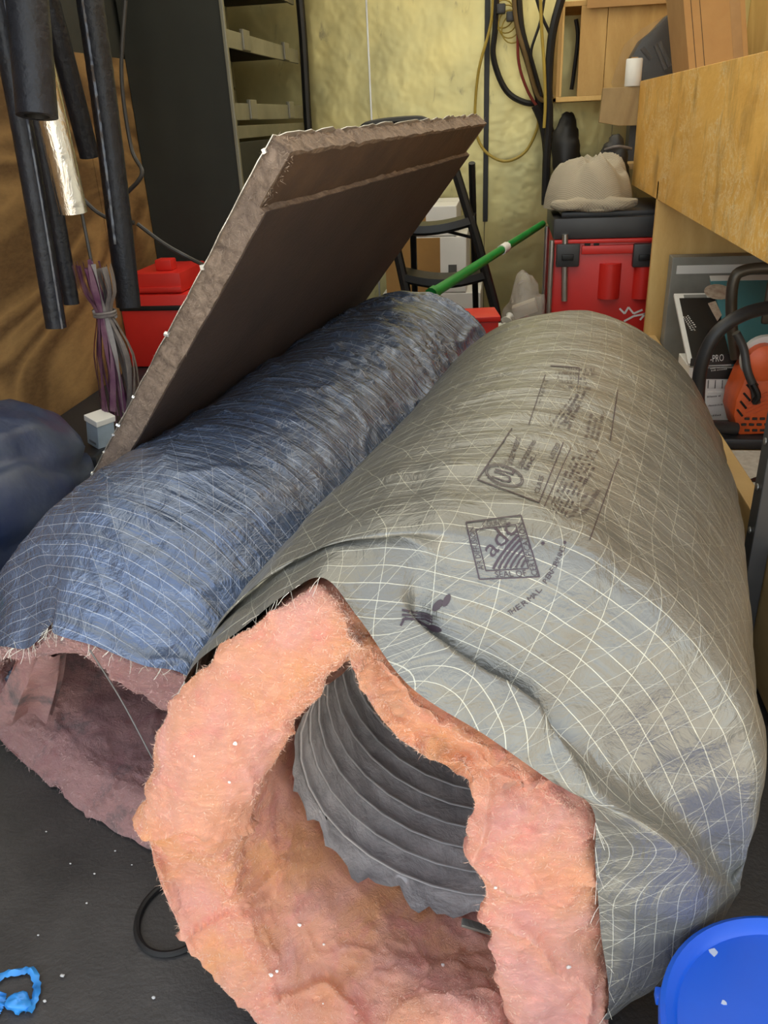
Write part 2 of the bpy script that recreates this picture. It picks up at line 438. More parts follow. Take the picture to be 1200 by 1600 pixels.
# ------------------------------------------------------------------ right duct
dr = thing('insulated_flex_duct', 'grey foil insulated flexible duct with printed seal and pink wool at its open end', 'duct', (0, 1.15, 0))
SPR = [(.66, -.040, .305), (.76, -.022, .308), (.90, .008, .308), (1.05, .040, .307), (1.2, .070, .306), (1.35, .092, .303), (1.5, .110, .300), (1.62, .122, .296), (1.71, .130, .285)]
rim = [aty(505, 903, .62), aty(560, 965, .60), aty(640, 1072, .575), aty(760, 1150, .565), aty(860, 1220, .56), aty(925, 1262, .56),
       aty(930, 1350, .565), aty(938, 1450, .56), aty(945, 1590, .55), Vector((.06, .58, .012)), Vector((-.10, .60, .006)), Vector((-.24, .63, .015)),
       Vector((-.345, .67, .12)), Vector((-.366, .68, .25)), aty(268, 1135, .66), aty(300, 1045, .645), aty(375, 985, .635), aty(445, 930, .625)]
full = [ring(x, y, r, r, r, .08) for y, x, r in SPR]
row1 = []
for k in range(18):
    q = rim[k].lerp(full[0][k], .25); q.y = rim[k].y + .022; row1.append(q)
row1[4] = aty(925, 1232, .565); row1[5] = aty(1012, 1290, .562); row1[6] = aty(1062, 1345, .57); row1[7] = aty(1064, 1440, .575); row1[8] = aty(1030, 1545, .58)
row2 = []
for k in range(18):
    q = rim[k].lerp(full[0][k], .62); q.y = rim[k].y + .055; row2.append(q)
row2[2] = aty(660, 1040, .605); row2[3] = aty(790, 1095, .598); row2[4] = aty(940, 1172, .598)
row2[5] = aty(1072, 1280, .612); row2[6] = aty(1140, 1365, .632); row2[7] = aty(1148, 1405, .64); row2[8] = aty(1062, 1520, .62)
full[0][3] += Vector((-.004, 0, -.006)); full[0][4] += Vector((-.004, 0, -.006))
rowsR = [rim, row1, row2] + full + [ring(.134, 1.765, .277, .262, .262, .08), ring(.136, 1.80, .268, .215, .22, .08), ring(.137, 1.81, .262, .12, .12, .08), ring(.137, 1.812, .262, .03, .03, .08)]
PR = loft(rowsR, 240, 220)
def wrinkR(p, v, u):
    k = .0045 * fn3(Vector((p.x * 3, p.y * 9, p.z * 3)), 2.2, 1) + .0022 * fn3(Vector((p.x, p.y * 2.2, p.z)), 14, 2)
    f = noise.noise(Vector((p.x * 2.5, p.y * 13 + p.x * 3, p.z * 2.5)))
    k += .006 * max(0, .12 - abs(f)) / .12 * (1 if p.y > .95 else .4) * (.4 + .6 * max(0, fn3(p, 3, 9)))
    if p.y < .85: k += .004 * noise.noise(Vector((math.atan2(p.z - .3, p.x + .03) * 7, p.y * 3, 4)))
    return k * min(1, v * 30 + .15)
PR0 = PR; PR = displace(PR, wrinkR)
jr = grid_object('jacket', PR, JKR, dr, PR0)
jr['label'] = 'grey film jacket with scrim threads and printed marks'
# glass wool
def shellP(A, O, I, E, E2, push, nu, nv):
    O1 = [o.lerp(a, .16) for o, a in zip(O, A)]
    pk = push if isinstance(push, list) else [push] * len(O)
    F1 = [o.lerp(i, .2) + Vector((0, -q * .8, 0)) for o, i, q in zip(O, I, pk)]
    F2 = [o.lerp(i, .75) + Vector((0, -q, 0)) for o, i, q in zip(O, I, pk)]
    I1 = [i.lerp(e, .25) for i, e in zip(I, E)]
    return loft([A, O1, O, F1, F2, I, I1, E, E2], nu, nv)
O_ = [aty(508, 925, .63), aty(560, 985, .615), aty(640, 1090, .60), aty(758, 1168, .592), aty(855, 1236, .588), aty(920, 1275, .585),
      aty(928, 1350, .585), aty(935, 1450, .58), aty(942, 1595, .56), Vector((.07, .55, .025)), Vector((-.08, .53, .012)), aty(480, 1650, .53),
      aty(310, 1490, .565), aty(242, 1360, .585), aty(222, 1262, .60), aty(246, 1165, .612), aty(313, 1060, .622), aty(420, 966, .617)]
I_ = [aty(562, 1010, .60), aty(552, 1036, .60), aty(598, 1125, .60), aty(650, 1172, .60), aty(738, 1220, .585), aty(738, 1300, .565),
      aty(752, 1370, .565), aty(772, 1470, .56), aty(795, 1600, .555), Vector((-.01, .545, .085)), Vector((-.09, .54, .075)), aty(485, 1590, .55),
      aty(400, 1480, .575), aty(362, 1390, .59), aty(372, 1290, .60), aty(430, 1178, .61), aty(478, 1105, .61), aty(505, 1065, .605)]
CO = Vector((-.035, .68, .268))
def coff(P, k): return [p + Vector((0, k, 0)) for p in P]
E_ = ring(CO.x, .70, CO.z, .224, .216, .08); E2_ = ring(CO.x + .05, 1.15, CO.z + .02, .228, .226, .08)
A_ = ring(.0, .80, .300, .280, .282, .08, [1, .96, .90, .86, .84, .84, .86, .90, .95, 1, 1, 1, 1, 1, 1, 1, 1, 1])
PW = shellP(A_, O_, I_, E_, E2_, [.006, .0, -.008, -.010, -.004, .008, .014, .012, .012, .012, .012, .008, .0, -.006, .030, .030, .018, .010], 420, 220)
def wool_disp(p, v, u):
    w_ = Vector((fn3(p, 20, 11), fn3(p, 20, 12), fn3(p, 20, 13))) * .012
    q = p + w_
    k = .008 * fn3(q, 9, 3) + .006 * fn3(q, 26, 4) + .004 * fn3(q, 58, 5) + .002 * fn3(q, 120, 7)
    cre = abs(fn3(Vector((q.x, q.y * .6, q.z * 1.4)), 6, 6)); k -= .011 * max(0, 1 - cre / .07) ** 2
    cre = abs(fn3(q, 14, 8)); k -= .004 * max(0, 1 - cre / .10) ** 2
    return k
PW = displace(PW, lambda p, v, u: wool_disp(p, v, u) * min(1, max(0, (v - .12) * 12)) * (1 if v < .8 else max(.15, 1 - (v - .8) * 8)))
iw = grid_object('insulation', PW, WOOLR, dr)
iw['label'] = 'pink and orange glass wool lining'
fibres('insulation_fibres', PW, FIBRE, iw, 30000, (.2, .86), .002, .007, R, .00016)
# black inner core
def core(parent, c, d, r, L, jag, seed):
    d = Vector(d).normalized(); a = d.cross(Vector((0, 0, 1))).normalized(); bb = a.cross(d)
    P = []; n, m = 150, 120
    for i in range(n):
        row = []
        for j in range(m):
            th = 2 * math.pi * j / m; s = L * i / (n - 1)
            ph = (s / .034 + j / m) % 1.0
            rr = r - .0016 * (1 - abs(ph - .5) * 2) ** 4 + .004 * noise.noise(Vector((math.cos(th) * 5, math.sin(th) * 5, s * 38 + seed)))
            s2 = s + (jag * noise.fractal(Vector((math.cos(th) * 6, math.sin(th) * 6, seed)), .7, 2.2, 4) if i < 4 else 0)
            row.append(c + d * s2 + a * math.cos(th) * rr + bb * math.sin(th) * rr)
        P.append(row)
    o = grid_object('inner_core', P, COREM, parent)
    o['label'] = 'black ribbed plastic inner tube'
    pts = [c + d * (.034 * q / 28 + .004) + a * math.cos(2 * math.pi * q / 28) * (r - .0035) + bb * math.sin(2 * math.pi * q / 28) * (r - .0035) for q in range(28 * 9)]
    G().tube(pts, .0016, 6).build('wire_coil', mat('coil under film', (.5, .47, .45), .3, .2), o)
    return o
core(dr, Vector((CO.x, .668, CO.z)), (.11, 1, .02), .2, .85, .022, 1)
sc_ = G(); sc_.box(aty(720, 1448, .63) - Vector((0, 0, .006)), aty(768, 1470, .62) + Vector((0, .02, .004)), .001, Matrix.Rotation(.3, 3, 'Y')).build('foil_tape_scrap', JKR, dr)
strands('frayed_threads', [PR[0][j] for j in range(240)][60:125], THREAD, jr, R, 40, .006, .03, .0002, .2)
strands('frayed_threads', [PR[0][j] for j in range(240)][185:240], THREAD, jr, R, 22, .005, .02, .00018)

# ---- print on the jacket, laid on its surface
bv = BVHTree.FromPolygons([p for row in PR for p in row], [(i * 240 + j, i * 240 + (j + 1) % 240, (i + 1) * 240 + (j + 1) % 240, (i + 1) * 240 + j) for i in range(219) for j in range(240)])
def onj(px, py, off=.0009):
    d = ray(px, py).normalized(); h = bv.ray_cast(CAMP, d)
    if h[0] is None: return None
    n = h[1] if h[1].dot(d) < 0 else -h[1]
    return h[0] + n * off
_tc = {}
def text_geo(s):
    if s in _tc: return _tc[s]
    cu = bpy.data.curves.new('t', 'FONT'); cu.body = s; cu.resolution_u = 2
    o = bpy.data.objects.new('t', cu); COL.objects.link(o)
    dg = bpy.context.evaluated_depsgraph_get(); me = o.evaluated_get(dg).to_mesh()
    V = [tuple(v.co[:2]) for v in me.vertices]; F = [tuple(p.vertices) for p in me.polygons]
    o.evaluated_get(dg).to_mesh_clear(); bpy.data.objects.remove(o); bpy.data.curves.remove(cu)
    x0, x1 = min(v[0] for v in V), max(v[0] for v in V); y0, y1 = min(v[1] for v in V), max(v[1] for v in V)
    V = [((x - x0) / (x1 - x0), (y - y0) / (y1 - y0)) for x, y in V]
    _tc[s] = (V, F); return _tc[s]
class Ink:
    def __init__(s, put): s.b = bmesh.new(); s.put = put
    def poly(s, pts):
        q = [s.put(*p) for p in pts]
        if any(x is None for x in q): return
        try: s.b.faces.new([s.b.verts.new(x) for x in q])
        except ValueError: pass
    def quadmap(s, Q, a, c):
        (x0, y0), (x1, y1), (x2, y2), (x3, y3) = Q            # bottom-left, bottom-right, top-right, top-left
        return ((1 - c) * ((1 - a) * x0 + a * x1) + c * ((1 - a) * x3 + a * x2), (1 - c) * ((1 - a) * y0 + a * y1) + c * ((1 - a) * y3 + a * y2))
    def text(s, string, Q):
        V, F = text_geo(string); P = [s.put(*s.quadmap(Q, *v)) for v in V]
        if any(p is None for p in P): return
        B = [s.b.verts.new(p) for p in P]
        for f in F:
            try: s.b.faces.new([B[i] for i in f])
            except ValueError: pass
    def line(s, p, q, wd=1.5, n=10):
        dx, dy = q[0] - p[0], q[1] - p[1]; L = math.hypot(dx, dy); nx, ny = -dy / L * wd / 2, dx / L * wd / 2
        for i in range(n):
            a, c = i / n, (i + 1) / n
            s.poly(((p[0] + dx * a - nx, p[1] + dy * a - ny), (p[0] + dx * c - nx, p[1] + dy * c - ny), (p[0] + dx * c + nx, p[1] + dy * c + ny), (p[0] + dx * a + nx, p[1] + dy * a + ny)))
    def pline(s, pts, wd=1.5, n=4):
        for p, q in zip(pts[:-1], pts[1:]): s.line(p, q, wd, n)
    def fuzzy(s, Q, rows, rng, fill=.6, per=34):
        """rows of blurred print too small to read: broken dashes"""
        for r in range(rows):
            c0, c1 = (r + .15) / rows, (r + .8) / rows; a = rng.uniform(0, .08); end = rng.uniform(.7, 1)
            while a < end:
                wd = rng.uniform(.2, .5) / per
                if rng.random() < fill:
                    hh = rng.choice((1, .75, .75)); cc = c0 + (c1 - c0) * hh
                    s.poly([s.quadmap(Q, *t_) for t_ in ((a, c0), (a + wd, c0), (a + wd, cc), (a, cc))])
                a += wd + rng.uniform(.3, .5) / per
    def build(s, name, m, parent): 
        return finish(name, s.b, m, parent, False)
ik = Ink(onj); INKS = []
def next_ink(name):
    global ik
    o = ik.build(name, PRINT, jr); ik = Ink(onj); return o
# certification seal
S = [(749, 905), (843, 901), (814, 806), (728, 817)]
qm = lambda a, c: ik.quadmap(S, a, c)
for ins, wd in ((0, 2.2), (.14, 1.8)):
    c4 = [qm(ins, ins), qm(1 - ins, ins), qm(1 - ins, 1 - ins), qm(ins, 1 - ins)]
    ik.pline(c4 + c4[:1], wd, 8)
ik.text('SEAL OF', [qm(.28, .02), qm(.80, .02), qm(.80, .12), qm(.28, .12)])
ik.text('AIR DIFFUSION', [qm(.115, .16), qm(.115, .9), qm(.02, .9), qm(.02, .16)])
ik.text('CERTIFICATION', [qm(.985, .02), qm(.985, .88), qm(.88, .88), qm(.88, .02)][::1])
ik.text('COUNCIL', [qm(.28, .88), qm(.74, .88), qm(.74, .97), qm(.28, .97)])
ik.text('adc', [(770, 872), (810, 830), (788, 808), (749, 852)])
for k in range(6):        # fan of air stripes
    p0_, p1_ = Vector((.27 + .095 * k, .165, 0)), Vector((.85, .70 - .085 * k, 0)); cc_ = Vector((.45 + .075 * k, .42 - .03 * k, 0))
    ik.pline([qm(*((p0_ * (1 - t_) ** 2 + cc_ * 2 * t_ * (1 - t_) + p1_ * t_ * t_)[:2])) for t_ in [q / 7 for q in range(8)]], 4.2 - .3 * k, 2)
next_ink('printed_seal')
# laboratory listing panel
ik.pline([(800, 670), (746, 750), (842, 786), (880, 692)], 1.8, 10)
cx, cy = 788, 744
for rr_ in ((31, 15.5), (28, 13)):
    ca, sa = math.cos(.34), math.sin(.34)
    ik.pline([(cx + rr_[0] * math.cos(a) * ca - rr_[1] * math.sin(a) * sa, cy + rr_[0] * math.cos(a) * sa + rr_[1] * math.sin(a) * ca) for a in [2 * math.pi * q / 28 for q in range(29)]], 1.3, 1)
ik.text('UL', [(797, 757), (806, 735), (776, 728), (768, 746)])
ik.text('Underwriters', [(800, 728), (814, 686), (803, 682), (787, 724)])
ik.text('Laboratories', [(815, 733), (838, 690), (829, 687), (804, 730)])
ik.text('Inc.', [(826, 735), (838, 712), (829, 709), (817, 732)])
ik.text('CLASS', [(842, 772), (850, 746), (843, 742), (834, 770)])
ik.text('LISTED', [(864, 718), (876, 695), (869, 692), (857, 714)])
next_ink('printed_listing')
for Q, rw in (([(880, 815), (948, 705), (900, 695), (856, 790)], 5), ([(917, 805), (944, 762), (915, 760), (880, 812)], 2), ([(880, 672), (920, 622), (905, 600), (850, 672)], 4),
              ([(872, 668), (905, 600), (920, 606), (890, 676)][::-1], 2), ([(840, 640), (868, 572), (852, 572), (838, 640)], 1), ([(865, 606), (935, 612), (938, 574), (866, 572)], 5), ([(935, 690), (948, 640), (920, 640), (910, 688)], 3)):
    ik.fuzzy(Q, rw, R)
for p, q in (((892, 700), (850, 792)), ((966, 718), (921, 844)), ((826, 664), (852, 586)), ((965, 610), (953, 690)), ((860, 572), (905, 575)), ((905, 575), (903, 600))): ik.line(p, q, 1.5, 14)
next_ink('printed_small_text')['kind'] = 'stuff'
# thermal performance arc
arc = [(797, 962), (838, 932), (868, 890), (884, 854)]
for w_, (a, c) in (('THERMAL', (0, .45)), ('PERFORMANCE', (.5, 1))):
    cs = cat_pts([Vector((*p, 0)) for p in arc], 60)
    seg_n = len(w_)
    for i, ch in enumerate(w_):
        t0, t1 = a + (c - a) * i / seg_n, a + (c - a) * (i + .8) / seg_n
        p, q = cs[int(t0 * 59)], cs[min(59, max(int(t1 * 59), int(t0 * 59) + 1))]
        d = (q - p); n_ = Vector((d.y, -d.x, 0)).normalized() * 8
        ik.text(ch, [(p.x, p.y), (q.x, q.y), (q.x + n_.x, q.y + n_.y), (p.x + n_.x, p.y + n_.y)])
next_ink('printed_lettering')
# crumpled print beside the torn edge
def ell(cx_, cy_, a, b_, ang, n=14): 
    return [(cx_ + a * math.cos(t_) * math.cos(ang) - b_ * math.sin(t_) * math.sin(ang), cy_ + a * math.cos(t_) * math.sin(ang) + b_ * math.sin(t_) * math.cos(ang)) for t_ in [2 * math.pi * q / n for q in range(n)]]
ik.poly(ell(684, 946, 11, 5.5, -.9)); ik.poly(ell(698, 938, 11, 5, -1.1))
for off in (0, 5, 10): ik.pline([(628, 953 + off * 1.5), (645, 957 + off), (664, 959 + off * .8), (676, 964 + off * .9)], 3, 3)
ik.poly(ell(679, 982, 12, 5, .3)); ik.pline([(626, 978), (632, 966), (650, 968), (672, 980)], 3.5, 3)
ik.poly(ell(882, 848, 2.5, 2.5, 0)); ik.poly(ell(848, 849, 3, 2.5, 0))
next_ink('printed_crumpled_mark')['kind'] = 'stuff'

DB_T, DB_F = Vector((-.285, 1.073, .933)), Vector((-.069, 2.24, .944))
dn_ = Vector((-.612, .204, -.765)).normalized(); al_ = (DB_F - DB_T).normalized(); LB = (DB_F - DB_T).length
nb_ = al_.cross(dn_).normalized()
if nb_.x < 0: nb_ = -nb_                                   # towards the visible underside (right, down)
TH = .038
DB_T = DB_T + nb_ * TH * .9; DB_F = DB_F + nb_ * TH * .9
WB = DB_T.z / .765 - .03
def off_board(p, side=1, gap=.003):
    """keep soft things on their own side of the leaning board"""
    d = (p - DB_T).dot(nb_)
    if side > 0: return p + nb_ * (gap - d) if d < gap and (p - DB_T).dot(dn_) < WB + .05 else p
    return p + nb_ * (-TH - gap - d) if d > -TH - gap else p
def off_right(p):
    for (y0, x0, q0), (y1, x1, q1) in zip(SPR[:-1], SPR[1:]):
        if y0 <= p.y <= y1:
            f = (p.y - y0) / (y1 - y0); cx_, rr = x0 + (x1 - x0) * f, q0 + (q1 - q0) * f
            v = Vector((p.x - cx_, 0, p.z - rr)); 
            gp_ = .012 + max(0, .05 - (p.y - .66) * .15)
            if v.length < rr + gp_: return p + v.normalized() * (rr + gp_ - v.length)
    return p
def soft(P): return [[off_right(off_board(p)) for p in row] for row in P]
# ------------------------------------------------------------------ left duct
dl = thing('insulated_flex_duct', 'sky-tinted silver insulated flexible duct lying under the leaning fibreglass board', 'duct', (-.45, 1.5, 0))
SPL = [(.97, -.57, .235, .265, .23), (1.1, -.50, .25, .255, .25), (1.25, -.455, .253, .25, .253), (1.4, -.425, .254, .25, .254), (1.6, -.385, .257, .252, .257), (1.8, -.345, .26, .256, .26), (1.98, -.305, .262, .258, .262), (2.12, -.272, .263, .26, .263), (2.2, -.252, .262, .255, .262)]
cz = 18
rimL = [Vector((-.60, .85, .352)), aty(85, 990, .83), aty(150, 1010, .82), aty(225, 1040, .81), aty(290, 1056, .80), Vector((-.372, .82, .22)), Vector((-.35, .83, .14)), Vector((-.36, .85, .06)), Vector((-.42, .88, .01)),
        Vector((-.50, .9, .004)), Vector((-.60, .92, .004)), Vector((-.70, .95, .004)), Vector((-.80, .99, .01)), Vector((-.87, 1.02, .06)), Vector((-.87, 1.0, .13)), Vector((-.83, .96, .21)), aty(0, 1010, .865), aty(45, 1012, .845)]
fullL = [ring(x, y, z, a, c_, .2) for y, x, z, a, c_ in SPL]
r1 = []
for k in range(18):
    q = rimL[k].lerp(fullL[0][k], .3); r1.append(q)
rowsL = [rimL, r1] + fullL + [ring(-.243, 2.245, .26, .235, .24, .2), ring(-.24, 2.275, .258, .18, .18, .2), ring(-.24, 2.28, .255, .05, .05, .2)]
PL = loft(rowsL, 220, 240)
def wrinkL(p, v, u):
    s = p.y + p.x * .2
    k = .003 * noise.noise(Vector((p.x * 4, s * 45, p.z * 4))) + .004 * noise.noise(Vector((p.x * 3, s * 14, p.z * 3)))
    rg = noise.noise(Vector((p.x * 7 + 3, s * 18 + 2 * noise.noise(p * 5), p.z * 7)))
    k += (.010 if s > 1.45 else .005) * max(0, 1 - abs(rg) / .22) ** 1.5
    return k * min(1, v * 25 + .1)
PL0 = PL; PL = soft(displace(PL, wrinkL))
jl = grid_object('jacket', PL, JKL, dl, PL0)
jl['label'] = 'silver crinkled film jacket with sky blue painted in'
OL = [p + Vector((0, .012, -.008)) for p in rimL]
OL[8] = Vector((-.42, .775, .012)); OL[9] = Vector((-.49, .784, .008)); OL[10] = Vector((-.60, .83, .008)); OL[11] = Vector((-.71, .89, .008)); OL[12] = Vector((-.82, .955, .012)); OL[13] = Vector((-.89, 1.0, .06)); OL[14] = Vector((-.885, 1.0, .12))
OL[7] = Vector((-.365, .79, .05))
IL = [Vector((-.58, .86, .30)), Vector((-.55, .85, .292)), aty(175, 1050, .83), aty(225, 1085, .82), aty(280, 1110, .815), Vector((-.41, .84, .19)), Vector((-.40, .85, .14)), Vector((-.41, .86, .09)), Vector((-.44, .84, .055)),
      Vector((-.50, .84, .05)), Vector((-.60, .88, .05)), Vector((-.70, .93, .055)), Vector((-.79, .98, .06)), Vector((-.83, 1.0, .09)), Vector((-.83, 1.0, .13)), Vector((-.79, .96, .19)), aty(12, 1024, .88), aty(40, 1026, .86)]
EL = ring(-.58, 1.05, .215, .185, .165, .2); EL2 = ring(-.5, 1.4, .24, .19, .19, .2); AL = ring(-.54, 1.05, .238, .245, .232, .2)
PWL = shellP(AL, OL, IL, EL, EL2, .006, 220, 110)
PWL = displace(PWL, lambda p, v, u: wool_disp(p, v, u) * .7 * min(1, max(0, (v - .15) * 12)))
PWL = [[off_right(off_board(p, 1, .008)) if i < 60 else p for p in row] for i, row in enumerate(PWL)]
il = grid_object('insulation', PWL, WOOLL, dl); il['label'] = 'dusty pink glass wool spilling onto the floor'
fibres('insulation_fibres', PWL, FIBREL, il, 7000, (.2, .7), .003, .011, R, .00025)
core(dl, Vector((-.56, 1.06, .225)), (.2, 1, .02), .165, .8, .02, 5)
strands('frayed_threads', [PL[0][j] for j in range(220)][5:60], THREAD, jl, R, 50, .005, .02, .0003)
strands('frayed_threads', [PL[0][j] for j in range(220)][195:220], THREAD, jl, R, 40, .005, .025, .0003)
# torn flap of wool linking top and bottom of the mouth, loose wire
fl = []
for i in range(16):
    f = i / 15; a = aty(62, 1015, .87).lerp(aty(25, 1125, .93), f); wd = .03 + .02 * f
    fl.append([a + Vector((wd * (j / 9 - .5) * 2, .012 * math.sin(j * .7 + f * 3), .008 * math.sin(j * 1.3))) for j in range(10)])
g = G(); g.grid(fl); g.grid([[p + Vector((0, .02, 0)) for p in row] for row in fl]); g.build('wool_flap', WOOLL, dl)
G().tube(cat_pts([aty(140, 1015, .80), aty(190, 1095, .79), aty(238, 1185, .765)], 12), .0011, 6).build('loose_wire', mat('dull wire', (.2, .19, .18), .4, .5), dl)

# ------------------------------------------------------------------ leaning fibreglass board
db = thing('duct_board', 'dark faced fibreglass duct board leaning over the sky-tinted duct', 'board', DB_T + dn_ * WB + al_ * LB * .5)
def bpt(a, w_, h): return DB_T + al_ * a + dn_ * w_ + nb_ * h
def sheet(h0, h1, w0, w1, a0, a1, jag, seed, na=60, nw=60):
    """slab of the board with ragged edges"""
    b = bmesh.new(); lay = []
    for h in (h0, h1):
        rowv = []
        for i in range(na + 1):
            rv = []
            for j in range(nw + 1):
                a = a0 + (a1 - a0) * i / na; w_ = w0 + (w1 - w0) * j / nw
                p = bpt(a, w_, h)
                n_ = noise.fractal(Vector((a * 25, w_ * 25, seed)), .8, 2, 3) * jag
                if i in (0, na): p += al_ * n_
                if j in (0, nw): p += dn_ * n_
                p += nb_ * .0015 * noise.noise(Vector((a * 7, w_ * 7, 2.0)))
                rv.append(b.verts.new(p))
            rowv.append(rv)
        lay.append(rowv)
    for L_ in lay:
        for i in range(na):
            for j in range(nw): b.faces.new((L_[i][j], L_[i + 1][j], L_[i + 1][j + 1], L_[i][j + 1]))
    for i in range(na):
        for j in (0, nw): b.faces.new((lay[0][i][j], lay[0][i + 1][j], lay[1][i + 1][j], lay[1][i][j]))
    for j in range(nw):
        for i in (0, na): b.faces.new((lay[0][i][j], lay[0][i][j + 1], lay[1][i][j + 1], lay[1][i][j]))
    bmesh.ops.recalc_face_normals(b, faces=b.faces[:]); return b
m, t, b = newmat('board fibre edge'); BFIB = m
cs_ = t.coord('Object', (1, 1, 1)); n1 = t.noise(cs_, 55, 6, .75, .6); n2 = t.noise(cs_, 9, 3)
col = t.mix(t.ramp(n1, .35, .7), (.11, .075, .055), (.36, .27, .20)); col = t.mix(t.math('MULTIPLY', t.ramp(n2, .45, .65), .5), col, (.20, .15, .12))
t.link(col, b.inputs['Base Color']); b.inputs['Roughness'].default_value = .95; t.link(t.bump(n1, .9, .01), b.inputs['Normal'])
BFACE = mat('board dark facing', (.058, .036, .028), .8, 0, (.040, .026, .022), 7, bump=.4, bscale=90)
BFOIL = mat('board foil', (.7, .7, .68), .35, .9, bump=.6, bscale=30)
REB = .085
finish('fibre_core', sheet(-TH, -.001, REB, WB, 0, LB, .006, 1), BFIB, db, True, 60)
finish('shiplap_lip', sheet(-TH, -.010, 0, REB + .004, 0, LB - .01, .005, 4, 60, 10), BFIB, db, True, 60)
finish('dark_facing', sheet(-.001, .0006, REB, WB, .004, LB - .004, .003, 2), BFACE, db, True, 60)
finish('lip_facing', sheet(-.010, -.0092, .006, REB, .006, LB - .03, .004, 6, 50, 8), mat('lip facing', (.10, .060, .038), .8, 0, (.06, .038, .028), 12, bump=.4), db, True, 60)
finish('foil_backing', sheet(-TH - .0012, -TH, -.004, WB, -.004, LB, .006, 3), BFOIL, db, True, 60)
b = bmesh.new()
for _ in range(2600):
    if R.random() < .62: p = bpt(-.001, R.uniform(0, .95), R.uniform(-TH, 0)); d = -al_
    else: p = bpt(R.uniform(0, LB), -.001, R.uniform(-TH, -TH * .5)); d = -dn_
    d = (d * R.uniform(.2, 1) + Vector((R.gauss(0, 1), R.gauss(0, 1), R.gauss(0, 1))) * .6).normalized(); L_ = R.uniform(.003, .010); s = d.cross(Vector((R.gauss(0, 1), R.gauss(0, 1), R.gauss(0, 1)))).normalized() * .0003
    b.faces.new([b.verts.new(q) for q in (p - s, p + s, p + d * L_)])
o = finish('edge_fibres', b, mat('board fibres', (.42, .33, .25), .9), db, False); o['kind'] = 'stuff'
g = G()
for w_ in (.02, .21, .34, .48, .55, .575, .62, .68, .74, .83):
    p = bpt(-.003, w_, -TH - .001); q = R.uniform(.0015, .004); g.box(p - Vector((q, .002, q)), p + Vector((q, .002, q * .6)), 0, Matrix.Rotation(R.uniform(0, 2), 3, 'Y') @ Matrix.Rotation(R.uniform(0, 2), 3, 'X'))
o = g.build('foil_flecks', mat('foil fleck', (.85, .85, .82), .3, .6), db, False); o['kind'] = 'stuff'

# ------------------------------------------------------------------ hanging pipe insulation
def hang(name, label, px0, px1, x, dia, m, group, ribs=0., part=None, plain=0., seg=16):
    bot = atx(*px1, x); top = atx(*px0, x); d = (top - bot).normalized()
    up = bot + d * ((WZ - .05 - bot.z) / d.z)
    n = 160; pts = []
    for i in range(n):
        f = i / (n - 1); p = bot.lerp(up, f) + Vector((.006 * math.sin(f * 5), .012 * math.sin(f * 3.0), 0)); pts.append(p)
    def rip(i, th):
        if not ribs or i < plain: return .012 * noise.noise(Vector((i * .2, math.cos(th), math.sin(th))))
        return ribs * noise.noise(Vector((i * .9, math.cos(th) * 2, math.sin(th) * 2)))
    t_ = thing(name, label, 'pipe insulation', (bot.x, bot.y, bot.z), group)
    G().tube(pts, dia / 2, seg, False, rip).build('sleeve', m, t_, True, 70)
    G().tube([p for p in pts], dia / 2 * .62, 12, False).build('bore_lining', BLKCARD, t_)
    e = (pts[1] - pts[0]).normalized(); a = e.cross(Vector((1, 0, 0))).normalized(); bb = e.cross(a)
    b = bmesh.new(); A = []; B = []
    for k in range(24):
        th = 2 * math.pi * k / 24; v = a * math.cos(th) + bb * math.sin(th)
        A.append(b.verts.new(bot + v * dia * .5)); B.append(b.verts.new(bot + v * dia * .31))
    for k in range(24): b.faces.new((A[k], A[(k + 1) % 24], B[(k + 1) % 24], B[k]))
    finish('cut_end', b, RUBBER, t_, False)
    if part: part(t_, pts)
    return t_
PG = 'pipe insulation lengths hanging at the left wall'
def seam(t_, pts):
    G().tube([p + Vector((.0205, -.011, 0)) for p in pts], .0035, 6, False, lambda i, th: .5 * noise.noise(Vector((i * 1.7, th, 1)))).build('glued_seam', mat('shiny seam', (.05, .055, .075), .18), t_)
hang('foam_pipe_sleeve', 'black foam pipe sleeve with shiny crinkled seam hanging lowest at far left', (8, 100), (88, 512), -1.03, .047, RUBBER, PG, .03, seam)
hang('foam_pipe_sleeve', 'thick smooth black foam sleeve ending just above the silver one', (38, 20), (58, 182), -.86, .074, RUBBER, PG)
hang('foam_pipe_sleeve', 'thin black foam sleeve hanging behind the silver one', (68, 260), (112, 475), -1.1, .040, RUBBER, PG, .05)
hang('foam_pipe_sleeve', 'dull black foam sleeve in the shade behind the silver one', (75, 20), (140, 245), -1.17, .055, RUBBER, PG, .01)
def seam2(t_, pts):
    G().tube([p + Vector((-.004, -.031, 0)) for p in pts[18:]], .005, 6, False, lambda i, th: .7 * noise.noise(Vector((i * 1.7, th, 1)))).build('glued_seam', MATS['shiny seam'], t_)
hang('foam_pipe_sleeve', 'ribbed black foam sleeve with a smooth lower end above red cases', (140, 40), (201, 480), -1.0, .064, RUBBER, PG, .035, seam2, 18)
m, t, b = newmat('foil wrap'); FOILW = m
b.inputs['Base Color'].default_value = (.72, .70, .66, 1); b.inputs['Metallic'].default_value = 1; b.inputs['Roughness'].default_value = .24
t.link(t.bump(t.noise(t.coord('Object', (1, 1, .4)), 50, 4, .6, 1), .5, .006), b.inputs['Normal'])
hang('foil_pipe_sleeve', 'silver foil wrapped pipe sleeve hanging among black ones', (62, 130), (115, 332), -.95, .060, FOILW, PG, .012)
